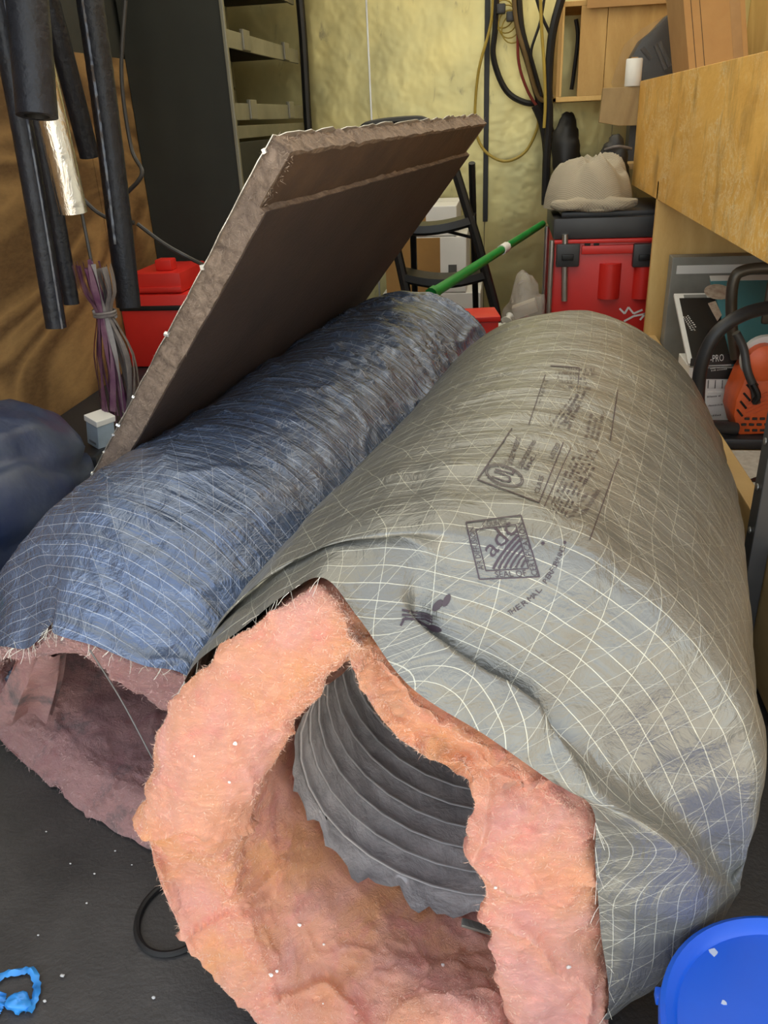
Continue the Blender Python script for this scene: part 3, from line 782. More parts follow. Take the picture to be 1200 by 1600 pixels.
# cords in the shade behind
CORDM = mat('dull cord', (.045, .042, .04), .5)
for pl, lab in ((((196, 0, 2.4), (190, 120, 2.4), (205, 230, 2.4), (222, 270, 2.35), (200, 300, 2.35)), 'dark cord drooping behind the ribbed foam sleeve'),
                (((215, 350, 2.3), (255, 380, 2.3), (290, 400, 2.3), (320, 415, 2.35)), 'grey cord running sideways in front of the dark cabinet end'),
                (((120, 300, 2.3), (150, 330, 2.3), (180, 345, 2.3), (210, 348, 2.3)), 'slack grey cord behind the silver pipe sleeve')):
    pts = cat_pts([aty(*p[:2], p[2]) for p in pl], 40)
    o = G().tube(pts, .006, 8).build('hanging_cord', CORDM); setp(o, lab, 'cord', 'cords behind the sleeves')

# ------------------------------------------------------------------ steel shelf unit at the left front
XS = -.89
su = thing('shelf_unit', 'dark steel shelving with lipped shelves against the left wall', 'shelving', (-1.06, 3.35, 0))
PAN = mat('cabinet grey green', (.013, .0145, .010), .65, 0); SHELFM = mat('shelf beige', (.20, .19, .125), .5, .3)
G().box((WX0 + .016, 2.85, .24), (XS, 2.875, 1.9), .003).build('end_panel', PAN, su, False)
G().box((XS - .006, 2.842, .24), (XS + .006, 2.86, 1.9), .002).build('edge_trim', mat('panel edge', (.22, .21, .16), .4, .4), su, False)
G().box((WX0 + .02, 2.876, .24), (WX0 + .03, 3.85, 1.9)).build('back_panel', SHELFM, su, False)
for z in (1.228, 1.018):
    sh = G().box((WX0 + .03, 2.877, z - .03), (XS - .01, 3.85, z - .018)).build('shelf', PAN, su, False)
    G().box((XS - .01, 2.877, z - .052), (XS, 3.85, z), .002).build('shelf_lip', mat('lip cream', (.22, .21, .135), .5), sh, False)
    for y in (3.03, 3.07 + .52):
        G().box((XS - .006, y, z - .05), (XS + .008, y + .08, z + .012), .003).build('label_clip', mat('clip', (.16, .15, .11), .35, .2), sh, False)
for z in (1.43, 1.64, .95):
    sh = G().box((WX0 + .03, 2.877, z - .03), (XS - .01, 3.85, z - .018)).build('shelf', PAN, su, False)
    G().box((XS - .01, 2.877, z - .04), (XS, 3.85, z), .002).build('shelf_lip', SHELFM, sh, False)
for y in (2.88, 3.36):
    dr_ = G().box((XS - .012, y, .30), (XS - .002, y + .47, .90), .004).build('cabinet_door', PAN, su, False)
    G().box((XS - .002, y + .38, .8), (XS + .008, y + .44, .815), .002).build('door_pull', SHELFM, dr_, False)
for z in (1.1, 1.3, .9):
    G().box((XS - .3, 3.0, z), (XS - .3 + .01, 3.85, z + .19)).build('inner_divider', SHELFM, su, False)
G().tube(cat_pts([Vector((XS + .015, 3.88, .25)), Vector((XS + .012, 3.88, .9)), Vector((XS + .02, 3.88, 1.35)), Vector((XS + .0, 3.88, 1.9))], 14), .018, 8).build('black_post', BLACKM, su)

# ------------------------------------------------------------------ left corner things
rt = thing('tool_case', 'red plastic tool cases strapped together behind the leaning board', 'tool case', (-1.12, 2.6, .235))
G().box((-1.235, 2.5, .237), (-1.0, 2.78, .475), .008).build('lower_case', RED, rt)
G().box((-1.19, 2.51, .477), (-1.02, 2.75, .54), .006).build('upper_case', RED, rt)
hd = G().box((-1.115, 2.55, .54), (-1.06, 2.60, .575), .006).build('carry_handle', RED, rt)
G().box((-1.24, 2.494, .425), (-.996, 2.785, .44), .002).build('strap', BLACKM, rt)
G().box((-1.19, 2.503, .483), (-1.02, 2.512, .497), .002).build('seam_ridge', RED, rt)
# purple and grey strip bundle hanging on a cord
PURP = mat('purple plastic strips', (.10, .03, .075), .35, 0, (.17, .085, .12), 30); GSTR = mat('grey plastic strips', (.11, .095, .095), .35, 0, (.19, .165, .155), 30)
hb = thing('strip_bundle', 'bundle of purple and grey plastic strips tied at the neck', 'bundle', aty(205, 645, 1.85))
for k in range(34):
    a = R.uniform(0, 2 * math.pi); q = math.sqrt(R.random()); ox, oy = math.cos(a) * q, math.sin(a) * q
    tp = aty(145, 418, 1.85); nk = aty(164, 490, 1.85); md = aty(180, 560, 1.85); bt = aty(196 + R.uniform(-14, 10), R.uniform(630, 665), 1.85)
    pts = cat_pts([tp + Vector((ox * .05, oy * .03, R.uniform(-.01, .02))), tp.lerp(nk, .5) + Vector((ox * .048, oy * .03, 0)), nk + Vector((ox * .022, oy * .02, 0)), md + Vector((ox * .056, oy * .035, 0)), bt + Vector((ox * .045, oy * .04, 0))], 16)
    b = bmesh.new(); V = []
    s = Vector((math.sin(a), -math.cos(a), R.uniform(-.3, .3))).normalized() * .007
    for i, p in enumerate(pts): 
        sw = s * (.6 + .5 * math.sin(i * .6 + k)); V.append((b.verts.new(p - sw), b.verts.new(p + sw)))
    for (a0, a1), (b0, b1) in zip(V[:-1], V[1:]): b.faces.new((a0, a1, b1, b0))
    finish('strip', b, PURP if ox < .15 else GSTR, hb)
nk = aty(164, 490, 1.85)
G().tube([nk + Vector((.026 * math.cos(q * .4), .022 * math.sin(q * .4), (q - 20) * .0004)) for q in range(42)], .004, 6).build('tie', GSTR, hb)
tp = aty(145, 420, 1.85)
G().tube([tp, Vector((tp.x, tp.y, WZ - .05))], .004, 6).build('hanging_string', CORDM, hb)
# small pale box on the housing
sb = thing('small_carton', 'small pale blue carton standing by the foot of the leaning board', 'carton', aty(160, 690, 1.85))
pb = atz(155, 694, .237); rz = Matrix.Rotation(-.5, 3, 'Z') @ Matrix.Rotation(.22, 3, 'Y')
G().box(pb + Vector((-.02, -.02, .002)), pb + Vector((.025, .03, .075)), .002, rz, pb).build('carton_body', mat('pale blue card', (.42, .52, .62), .5), sb, False)
G().box(pb + Vector((-.023, -.023, .066)), pb + Vector((.028, .033, .082)), .002, rz, pb).build('carton_lid', WHITEP, sb, False)
G().box(pb + Vector((-.01, -.0215, .012)), pb + Vector((.016, -.0202, .018)), 0, rz, pb).build('print_line', mat('grey print', (.2, .22, .26), .6), sb, False)
# blue tarpaulin sack
BAGM = mat('navy sheeting', (.010, .022, .075), .38, 0, (.055, .070, .105), 5, bump=.9, bscale=11)
sk = thing('navy_sack', 'bulging navy plastic sack at the left edge beside the sky-tinted duct', 'sack', (-1.08, 1.36, 0))
G().blob((-1.075, 1.42, .225), (.165, .34, .225), 56, .10, 4, 2, .004, .5, lambda p: off_board(p, -1)).build('sack_body', BAGM, sk, True, 180)
G().blob((-1.08, 1.18, .15), (.13, .15, .14), 40, .12, 6, 9, .004, .5, lambda p: off_board(p, -1)).build('sack_fold', BAGM, sk, True, 180)
gp = thing('green_bag', 'corner of a crumpled green plastic bag beside the navy sack', 'bag', (-.95, 1.07, 0))
G().blob((-.965, 1.05, .10), (.07, .07, .11), 28, .25, 9, 4, .003, .6).build('bag_body', mat('lime plastic', (.05, .25, .03), .35), gp, True, 180)
G().tube(cat_pts([Vector((-.965, 1.05, .19)), Vector((-.97, 1.05, .225)), Vector((-.95, 1.055, .235))], 6), [.02, .012, .012, .015, .018, .02], 8).build('tied_neck', MATS['lime plastic'], gp)

# ------------------------------------------------------------------ things before the back wall
# folding step stool
st = thing('step_stool', 'black folding step stool standing behind the leaning board', 'step stool', (-.25, 3.0, 0))
def stp(px, py, y=3.0): return aty(px, py, y)
topL, topR = stp(578, 200), stp(662, 194)
G().tube(cat_pts([stp(560, 235), stp(566, 203), stp(590, 193), stp(640, 188), stp(664, 190), stp(676, 205)], 26), .014, 8).build('top_handle', BLACKM, st)
rr0, rr1 = stp(668, 150 + 45), Vector((-.0, 2.86, .0))
G().tube([stp(676, 203), stp(712, 268), stp(745, 375), stp(772, 475), Vector((.03, 2.92, .006))], [.014, .016, .017, .018, .018], 8).build('side_rail', BLACKM, st)
G().tube([stp(560, 233), stp(590, 310), stp(620, 390), stp(634, 452), Vector((-.34, 2.92, .006))], [.014, .016, .017, .018, .018], 8).build('side_rail', BLACKM, st)
for (ya, yb) in ((352, 342), (432, 428)):
    lft, rgt = stp(600 if ya < 400 else 628, ya), stp(742 if ya < 400 else 762, yb)
    P = []
    for i in range(14):
        f = i / 13; c_ = lft.lerp(rgt, f) + Vector((0, -.03 * math.sin(f * math.pi), -.02 * math.sin(f * math.pi)))
        P.append([c_ + Vector((0, 0, -.022)), c_ + Vector((0, -.012, -.012)), c_ + Vector((0, -.008, .012)), c_ + Vector((0, .13, .012)), c_ + Vector((0, .13, -.022))])
    G().grid(P, True).build('step', BLACKM, st)
for x0, x1 in ((-.33, -.37), (-.12, -.11)):
    G().tube([Vector((x0, 3.03, .80)), Vector((x1, 3.42, .006))], .012, 8).build('rear_leg', BLACKM, st)
G().tube([stp(630, 345, 3.08), stp(742, 372, 3.08)], .006, 6).build('brace', BLACKM, st)
# carton behind the stool
OBROWN = mat('brown carton print', (.36, .19, .05), .7, var=.2)
def carton(label, x0, x1, y0, y1, z0, z1, split, tag):
    c_ = thing('carton', label, 'carton', ((x0 + x1) / 2, (y0 + y1) / 2, z0), 'cartons stacked at the bulkhead')
    G().box((x0, y0, z0), (x1, y1, z1), .004).build('carton_body', WHITEP, c_, False)
    G().box((x0 - .001, y0 - .0015, z0 + .003), (x0 + (x1 - x0) * split, y0 + .001, z1 - .003)).build('printed_panel', OBROWN, c_, False)
    if tag: G().box((x1 - .075, y0 - .0025, z0 + .075), (x1 - .04, y0, z0 + .115)).build('printed_square', mat('grey ink', (.12, .12, .11), .7), c_, False)
    G().box((x0 + .002, y0 + (y1 - y0) * .45, z1), (x1 - .002, y0 + (y1 - y0) * .58, z1 + .001)).build('tape', FILM, c_, False)
carton('white and brown carton low behind the black step stool', -.52, -.10, 3.5, 3.9, .003, .27, .55, False)
carton('white and brown carton with a small printed square behind the stool', -.50, -.16, 3.5, 3.88, .272, .50, .68, True)
carton('topmost white and brown carton behind the black stool', -.48, -.20, 3.5, 3.86, .502, .62, .55, False)
# white bags, red carton, green pole, clear bag
WB_ = mat('white plastic bag', (.62, .62, .58), .4, bump=.5, bscale=18)
for lab, c_, rad, sd_ in (('white plastic bag on the floor under the lower stool step', (-.28, 2.66, .19), (.15, .12, .20), 3), ('white plastic bag between the two duct ends', (-.01, 2.60, .17), (.10, .10, .19), 5)):
    k_ = thing('plastic_bag', lab, 'bag', (c_[0], c_[1], 0), 'white bags behind the ducts')
    G().blob(c_, rad, 36, .12, 6, sd_, .003, .5).build('bag_body', WB_, k_, True, 180)
    tp = Vector((c_[0] + .02, c_[1] + .03, c_[2] + rad[2] * .93)); G().tube([tp, tp + Vector((.005, .01, .008)), tp + Vector((.01, .02, .012))], [.02, .008, .014], 9).build('bag_neck', WB_, k_)
rp = aty(742, 512, 2.35)
k_ = thing('red_box', 'small red box peeking out between the two duct ends', 'box', (rp.x, 2.4, 0))
G().box((rp.x - .055, 2.33, .003), (rp.x + .06, 2.45, rp.z + .02), .004, Matrix.Rotation(.15, 3, 'Z')).build('box_body', RED, k_)
G().box((rp.x - .06, 2.325, rp.z + .02), (rp.x + .065, 2.455, rp.z + .035), .003, Matrix.Rotation(.15, 3, 'Z')).build('box_lid', RED, k_)
p0, p1 = aty(848, 350, 3.35), aty(680, 456, 2.42); dd = (p1 - p0).normalized()
gpl = thing('green_pole', 'green plastic pole slanting across in front of the black stool', 'pole', p1)
G().tube([p0, p0.lerp(p1, .3), p0.lerp(p1, .62), p1], [.013, .014, .015, .016], 10).build('pole', GREEN, gpl)
G().tube([p0.lerp(p1, .40), p0.lerp(p1, .45)], .0175, 10).build('white_tape', WHITEP, gpl)
G().tube([p1, p1 + dd * .03], .02, 10).build('pole_socket', GREEN, gpl)
cb = thing('clear_bag', 'clear plastic bag holding red printed packets under the green pole', 'bag', (.07, 2.78, 0))
G().blob((.07, 2.78, .23), (.085, .09, .24), 36, .16, 7, 8, .003, .6).build('bag_film', FILM2, cb, True, 180)
for k in range(6):
    c_ = Vector((.07 + R.uniform(-.015, .015), 2.78 + R.uniform(-.02, .02), .08 + k * .055))
    G().box(c_ - Vector((.04, .025, .02)), c_ + Vector((.04, .025, .02)), .004, Matrix.Rotation(R.uniform(-.7, .7), 3, 'Y') @ Matrix.Rotation(R.uniform(-.6, .6), 3, 'Z')).build('packet', (mat('red packet', (.45, .05, .05), .5), mat('cream packet', (.55, .47, .36), .6))[k % 2], cb)

# cables and hoses on the bulkhead
def hose(name, label, pts, r, m, ydef=3.9):
    P = cat_pts([aty(p[0], p[1], p[2] if len(p) > 2 else ydef) for p in pts], 60)
    o = G().tube(P, r, 8).build(name, m); return setp(o, label, 'cable', 'cables on the bulkhead')
BLKC = mat('black cable', (.010, .010, .011), .4); YELC = mat('yellow cable', (.42, .30, .05), .45); REDC = mat('red cable', (.22, .03, .02), .45); BRNC = mat('brown hose', (.16, .10, .035), .45)
hose('power_cable', 'thick black cable hanging in a deep loop', [(778, -60), (774, 40), (771, 90), (790, 140), (820, 160), (850, 160)], .012, BLKC)
hose('air_hose', 'thin yellow hose dropping left of the black strip', [(772, -60), (768, 30), (748, 110), (742, 180), (746, 215), (762, 240), (790, 252), (820, 238), (838, 205), (842, 180)], .006, YELC)
hose('power_cable', 'thick black cable slanting down to the knot', [(806, -60), (812, 40), (828, 100), (845, 160), (862, 215)], .019, BLKC, 3.88)
hose('air_hose', 'brown hose running beside the slanting black cable', [(800, -60), (806, 30), (822, 90), (838, 145), (852, 158), (866, 150)], .009, BRNC, 3.84)
hose('control_cable', 'thin red cable curving into the knot', [(812, -50), (809, 60), (812, 105), (826, 145), (842, 170)], .006, REDC, 3.87)
hose('control_cable', 'thin black cable crossing towards the wooden box', [(828, -40), (845, 20), (858, 50), (864, 66)], .006, BLKC, 3.64)
hose('control_cable', 'thin black cable bowed right above the knot', [(856, -40), (845, 30), (830, 80), (836, 110), (846, 150)], .0055, BLKC, 3.83)
hose('air_hose', 'straight thin yellow hose beside the wooden box', [(843, -50), (846, 40), (850, 100), (852, 160), (850, 200)], .006, YELC, 3.58)
hose('power_cable', 'fat black cable dropping behind the beige cloth', [(888, -30), (874, 8), (862, 60), (857, 130), (858, 190), (854, 250), (852, 320)], .016, BLKC, 3.6)
hose('power_cable', 'black cable tail below the knot', [(836, 165), (848, 195), (854, 240), (853, 300)], .016, BLKC, 3.82)
cl = thing('cable_coil', 'coil of thin yellow wire with black plugs high on the bulkhead', 'cable', aty(788, 50, 3.93))
for k in range(4):
    c_ = aty(786 + 5 * k, 22 + 8 * k, 3.9); G().tube([c_ + Vector((.045 * math.cos(q * .33), -.004 * k, .05 * math.sin(q * .33))) for q in range(20)], .003, 6).build('wire_loop', YELC, cl)
for px in ((783, 14), (798, 26)):
    c_ = aty(*px, 3.88); G().box(c_ - Vector((.018, .02, .018)), c_ + Vector((.018, .02, .018)), .006).build('plug', BLKC, cl)
dkb = thing('dark_bag', 'dark gathered sack hanging between cables and beige cloth', 'bag', aty(886, 240, 3.8))
G().blob(Vector((aty(886, 220, 3.8).x, 3.8, .79)), (.062, .045, .16), 30, .3, 6, 3, None, .6).build('bag_body', BLKCARD, dkb, True, 180)
G().tube([aty(886, 190, 3.8), aty(882, 182, 3.9), aty(880, 180, 3.995)], .008, 8).build('bag_cord', BLKC, dkb)

# red wheeled toolbox
TY = 2.85
tb = thing('rolling_toolbox', 'red rolling toolbox with black lid standing beyond the grey duct', 'toolbox', (.42, TY + .22, 0))
tx0, tx1 = aty(868, 335, TY).x, .66; tz = aty(868, 335, TY).z
MID = tz - .175
G().box((tx0, TY, .06), (tx1, TY + .45, tz - .078), .012).build('body', RED, tb)
G().box((tx0 - .006, TY - .006, tz - .080), (tx1, TY + .456, tz - .012), .01).build('lid', DKPLAST, tb)
G().box((tx0 + .02, TY + .02, tz - .014), (tx1 - .02, TY + .43, tz + .004), .006).build('lid_plate', DKPLAST, tb)
G().box((tx0 - .004, TY - .012, tz - .092), (tx1, TY + .01, tz - .080), .003).build('rim', RED, tb)
for px in (886, 1006):
    c_ = aty(px, 400, TY - .012)
    lt = G().box((c_.x - .036, TY - .026, c_.z - .034), (c_.x + .040, TY + .0, c_.z + .04), .006).build('latch', DKPLAST, tb)
    G().box((c_.x - .018, TY - .034, c_.z - .012), (c_.x + .02, TY - .024, c_.z + .008), .003).build('latch_grip', BLACKM, lt)
for px, wd in ((952, .045), (1004, .04)):
    c_ = aty(px, 440, TY); G().tube([Vector((c_.x, TY + .012, c_.z - .055)), Vector((c_.x, TY + .012, c_.z + .06))], wd * .85, 16).build('pocket', RED, tb)
for px in (918, 932):
    c_ = aty(px, 380, TY); G().box((c_.x - .009, TY - .008, c_.z - .01), (c_.x + .009, TY + .004, c_.z + .01), .002).build('catch', BLACKM, tb)
G().box((tx0 + .09, TY - .01, tz - .128), (tx1 - .05, TY + .004, tz - .10), .004).build('ridge', RED, tb)
for yy in (TY + .02, TY + .40):
    G().tube([Vector((tx0 - .008, yy - .03, .08)), Vector((tx0 - .008, yy - .03, tz - .08))], .009, 10).build('handle_rod', SILVER, tb)
G().tube([aty(883, 366, TY - .01), aty(882, 470, TY - .01)], .011, 10).build('handle_rod', SILVER, tb)
for yy in (TY + .07, TY + .38):
    G().lathe((tx0 + .02, yy, .06), [(.02, -.02), (.058, -.02), (.06, 0), (.058, .02), (.02, .02)], 20, (1, 0, 0)).build('wheel', BLACKM, tb)
class PlaneY:
    def __init__(s, y): s.y = y
    def __call__(s, px, py): return aty(px, py, s.y)
ink = Ink(PlaneY(TY - .0015))
ink.pline([(968, 482), (976, 490), (982, 480), (990, 490), (1004, 484)], 3, 2); ink.pline([(975, 502), (990, 494), (1010, 490)], 3, 2); ink.pline([(1000, 500), (1010, 488), (1016, 494)], 3, 2)
ink.build('white_script', WHITEP, tb)

# woven beige cloth heaped on the toolbox
m, t, b = newmat('woven beige cloth'); CLOTH = m
co = t.coord('Object'); sp = t.n.new('ShaderNodeSeparateXYZ'); t.link(co, sp.inputs[0])
chk = t.math('MULTIPLY', t.math('SINE', t.math('MULTIPLY', sp.outputs[0], 700)), t.math('SINE', t.math('MULTIPLY', t.math('ADD', sp.outputs[2], sp.outputs[1]), 700)))
t.link(t.mix(t.ramp(chk, -.4, .5), (.40, .35, .26), (.29, .25, .19)), b.inputs['Base Color']); b.inputs['Roughness'].default_value = .95; t.link(t.bump(chk, .3, .003), b.inputs['Normal'])
cz_ = tz + .004
ch = thing('woven_cloth', 'heap of beige woven cloth on top of the red toolbox', 'cloth', (.26, TY + .2, cz_))
P = []
for i in range(46):
    r_ = i / 45; row = []
    for j in range(96):
        th = 2 * math.pi * j / 96; c_, s_ = math.cos(th), math.sin(th)
        k = 1 + .14 * noise.noise(Vector((c_ * 1.6, s_ * 1.6, 3)))
        x, y = .275 + .150 * r_ * k * c_, TY + .15 + .15 * r_ * k * s_
        q = Vector((x, y, 0))
        f1 = math.sin((x * .8 + y * .5) * 46 + 5 * noise.noise(q * 9)) ; f2 = math.sin((x * .5 - y) * 38 + 6 * noise.noise(q * 8 + Vector((4, 0, 0))))
        h = .165 * (1 - r_ ** 3.2) ** .65 * (1 + .55 * noise.noise(q * 6.5 + Vector((2, 7, 0)))) + (.020 * (1 - abs(f1)) - .020 * max(0, f2) ** 2) * (1 - r_ ** 3)
        row.append(Vector((x, y, cz_ + max(.001, h + .004))))
    P.append(row)
G().grid(P, True).build('heap', CLOTH, ch, True, 180)
for lab_, pts_ in (('front_fold', [(.15, TY + .035), (.20, TY + .005), (.28, TY + .012), (.36, TY + .0), (.42, TY + .04)]),):
    C_ = cat_pts([Vector((a_, b_, cz_ + .022)) for a_, b_ in pts_], 24)
    G().tube(C_, [.006 + .016 * math.sin(math.pi * min(1, (q + .6) / 24)) ** .5 for q in range(24)], 16, True, lambda i, th: .4 * noise.noise(Vector((i * .3, math.cos(th) * 1.5, math.sin(th) * 1.5)))).build(lab_, CLOTH, ch, True, 180)
bd = thing('dark_bundle', 'dark bundle wedged between the beige cloth and the shelf end', 'bundle', (.385, TY + .36, cz_))
G().blob((.375, TY + .36, cz_ + .11), (.062, .04, .12), 36, .3, 7, 8, cz_, .6).build('bundle_body', BLKCARD, bd, True, 180)
G().tube(cat_pts([Vector((.34, TY + .335, cz_ + .17)), Vector((.38, TY + .308, cz_ + .18)), Vector((.43, TY + .335, cz_ + .17))], 12), .005, 8).build('tie_cord', GSTR, bd)

# ------------------------------------------------------------------ wooden wall box
yb = 3.66
wbx = thing('wall_box', 'open plywood wall box fixed to the bulkhead beside the cables', 'wall box', (.4, 3.7, .96))
PLYC = wood('crate plywood', (.60, .38, .13), (.45, .26, .075), (2.5, 2, .7))
xl, xr, zb, zt = aty(868, 160, yb).x, .66, aty(870, 160, yb).z, aty(868, 12, yb).z
xo0, xo1 = aty(880, 80, yb).x, aty(905, 80, yb).x; xj = aty(946, 80, yb).x
G().box((xl, yb, zb), (xl + .016, 3.99, zt)).build('side_panel', PLYC, wbx, False)
G().box((xl, yb - .004, zb - .0), (xr, 3.99, zb + .018), .002).build('bottom_panel', PLYR, wbx, False)
G().box((xl, yb - .004, zt), (xr, 3.99, zt + .018), .002).build('top_panel', PLYC, wbx, False)
G().box((xl + .012, yb - .006, zb + .018), (xo0, yb + .012, zt), .002).build('stile', PLYR, wbx, False)
G().box((xo1, yb - .004, zb + .018), (xj - .001, yb + .012, zt), .001).build('plank', PLYC, wbx, False)
G().box((xj + .001, yb - .004, zb + .018), (xr, yb + .012, zt), .001).build('plank', PLYC, wbx, False)
o = G().tube(cat_pts([aty(893, 140, 3.78), aty(896, 120, 3.78), aty(903, 60, 3.78), aty(900, 30, 3.78)], 20), .008, 8).build('coiled_cord', BLKC); setp(o, 'black cord standing in the gap of the plywood wall box', 'cord')
G_ = thing('brown_flap', 'flat brown cardboard lying over the plywood wall box', 'cardboard', (.45, 3.6, zt + .018))
G().box((aty(916, 10, yb).x, yb - .03, zt + .0185), (.66, 3.95, zt + .024)).build('cardboard_sheet', CARD, G_, False)
G().box((aty(916, 10, yb).x, yb - .034, zt - .012), (.66, yb - .03, zt + .024)).build('bent_edge', CARD, G_, False)

# ------------------------------------------------------------------ right shelving
XF = .45
Zt, Zb_ = .95 + .1733 * XF, .95 - .566 * XF
rs = thing('shelf_bay', 'plywood fronted shelf bay along the right wall', 'shelving', (.7, 2.0, 0))
G().box((XF, .75, Zb_), (XF + .019, 3.25, Zt), .0015).build('front_board', PLYF, rs, False)
G().box((XF + .019, .75, Zb_ + .05), (WX1, 3.26, Zb_ + .068)).build('upper_deck', PLYB, rs, False)
G().box((XF - .09, 3.295, Zb_ + .05), (WX1, 3.62, Zb_ + .068)).build('upper_deck', PLYB, rs, False)
ze0, ze1 = aty(960, 195, 3.28).z, aty(960, 137, 3.28).z
G().prism([(aty(937, 160, 3.28).x, ze0 + .01), (aty(940, 160, 3.28).x, ze1), (XF + .3, ze1), (XF + .3, ze0 - .01), (aty(965, 195, 3.28).x, ze0 - .004)], 'y', 3.255, 3.29, .002).build('end_board', wood('grey brown board', (.36, .25, .11), (.25, .16, .065), (2, 1, 1)), rs, False)
DZ = .15
G().box((XF, .75, .03), (XF + .036, 2.68, .95 - 1.478 * XF), .003).build('ledge_board', PLYB, rs, False)
G().box((XF + .036, .75, DZ - .018), (WX1, 2.68, DZ)).build('lower_deck', PLYB, rs, False)
G().box((XF, 2.68, .03), (WX1, 2.70, Zb_ + .05)).build('divider', PLYR, rs, False)
for y in (.8, 1.9): G().box((WX1 - .04, y, 0), (WX1, y + .04, Zb_ + .05)).build('rear_post', PLYB, rs, False)
pp = atx(1180, 770, XF - .03)
ps = thing('steel_post', 'dark grey steel upright in front of the ledge at the right edge', 'post', (pp.x, pp.y, 0))
G().box((pp.x, pp.y - .03, .006), (pp.x + .028, pp.y + .01, Zb_ + .1), .002).build('upright', GREYM, ps, False)
G().box((pp.x - .015, pp.y - .045, 0), (pp.x + .028, pp.y + .025, .006), .001).build('foot_plate', GREYM, ps, False)
for z in (.3, .38, .46): G().lathe((pp.x - .001, pp.y - .01, z), [(.006, 0), (.006, .002), (.003, .003)], 10, (-1, 0, 0)).build('bolt', SILVER, ps)
tin = thing('metal_tin', 'scuffed silver tin low at the right edge behind the post', 'tin', (.56, 1.3, DZ))
G().lathe((.56, 1.30, DZ + .001), [(.036, 0), (.04, .003), (.04, .08), (.042, .083), (.04, .088), (.036, .088)], 28).build('tin_body', SILVER, tin)
G().lathe((.56, 1.30, DZ + .089), [(.034, 0), (.034, .004), (.03, .006)], 24).build('tin_lid', SILVER, tin)

# boxes on the lower deck
gx = XF + .045; gy = gx / .2255
gb = thing('glove_box', 'teal and white carton with black lid stripe on the lower shelf', 'carton', (gx + .09, gy + .2, DZ))
def zpix(px, py, y): return aty(px, py, y).z
zt_ = zpix(1085, 575, gy)
gx1 = gx + .20; gyb = gy + .15
GA = math.atan2(aty(1029, 456, gy + .32).z - zt_, .32); GP = Vector((gx, gy, zt_)); GR = Matrix.Rotation(GA, 3, 'X')
G().box((gx, gy, DZ + .001), (gx1, gyb, zt_), .002).build('carton_body', WHITEP, gb, False)
zc = zpix(1085, 605, gy)
G().box((gx - .001, gy - .0015, max(DZ + .003, zpix(1100, 690, gy))), (gx1, gy + .001, zpix(1100, 568 + 65, gy))).build('teal_panel', TEAL, gb, False)
G().prism([(gx + .0, zpix(1072, 572, gy)), (gx + .0, zpix(1072, 560, gy)), (gx + .15, zpix(1150, 548, gy)), (gx + .13, zpix(1140, 568, gy))], 'y', gy - .002, gy).build('black_band', BLKCARD, gb, False)
G().box((gx + .04, gy - .002, zpix(1130, 592, gy)), (gx1, gy, zpix(1130, 575, gy))).build('black_band', BLKCARD, gb, False)
G().box((gx + .055, gy - .0022, zpix(1130, 605, gy)), (gx1, gy, zpix(1130, 593, gy))).build('white_panel', WHITEP, gb, False)
G().box((gx + .055, gy - .0025, zpix(1130, 656, gy)), (gx + .118, gy, zpix(1130, 612, gy))).build('white_panel', WHITEP, gb, False)
G().box((gx - .0015, gy + .0, DZ + .002), (gx + .001, gyb, zpix(1075, 625, gy))).build('side_panel', mat('dark teal print', (.03, .16, .22), .5, 0, (.22, .16, .12), 9), gb, False)
ink = Ink(PlaneY(gy - .0035))
ink.text('-PRO', [(1110, 566), (1131, 564), (1131, 553), (1110, 555)])
ink.fuzzy([(1110, 581), (1142, 577), (1142, 571), (1110, 574)], 2, R, .9, 14)
ink.build('white_print', WHITEP, gb)
ink = Ink(PlaneY(gy - .0035))
for y_ in (618, 632, 648): ink.fuzzy([(1105, y_ + 4), (1128, y_ + 2), (1128, y_ - 2), (1105, y_)], 1, R, .95, 9)
for k in range(5): ink.line((1106 + k * 11, 607), (1107 + k * 11, 594), 1.2, 1)
ink.build('dark_print', BLKCARD, gb)['kind'] = 'stuff'
lx = gx + .02
fc = thing('flat_carton', 'flat black and white carton leaning up behind the teal carton', 'carton', (gx + .05, gy + .16, zt_))
G().box((gx - .004, gy + .006, zt_ + .001), (gx + .106, gy + .325, zt_ + .010), .001, GR, GP).build('carton_body', WHITEP, fc, False)
G().box((gx + .008, gy + .009, zt_ + .0095), (gx + .106, gy + .300, zt_ + .0112), 0, GR, GP).build('black_top', BLKCARD, fc, False)
G().box((gx + .022, gy + .302, zt_ + .0095), (gx + .085, gy + .316, zt_ + .0112), 0, GR, GP).build('grey_slot', mat('slot grey', (.3, .3, .28), .6), fc, False)
pn = GR @ Vector((0, 0, 1)); pp0 = GP + GR @ Vector((0, 0, .0118))
def lid_pt(px, py): 
    d = ray(px, py); return CAMP + d * ((pp0 - CAMP).dot(pn) / d.dot(pn))
ink = Ink(lid_pt); ink.fuzzy([(1066, 494), (1080, 518), (1094, 517), (1076, 492)], 3, R, 1, 7); ink.build('white_print', WHITEP, fc)
tb2 = thing('picture_box', 'flat teal box with a pale picture beside the black and white carton', 'carton', (gx + .2, gy + .16, zt_))
G().box((gx + .108, gy + .006, zt_ + .001), (gx + .34, gy + .40, zt_ + .016), .001, GR, GP).build('box_body', mat('dusty teal', (.08, .27, .31), .55, var=.15), tb2, False)
G().box((gx + .105, gy + .375, zt_ + .0155), (gx + .34, gy + .401, zt_ + .0172), 0, GR, GP).build('white_edge', WHITEP, tb2, False)
pp0 = GP + GR @ Vector((0, 0, .0178)); ink = Ink(lid_pt)
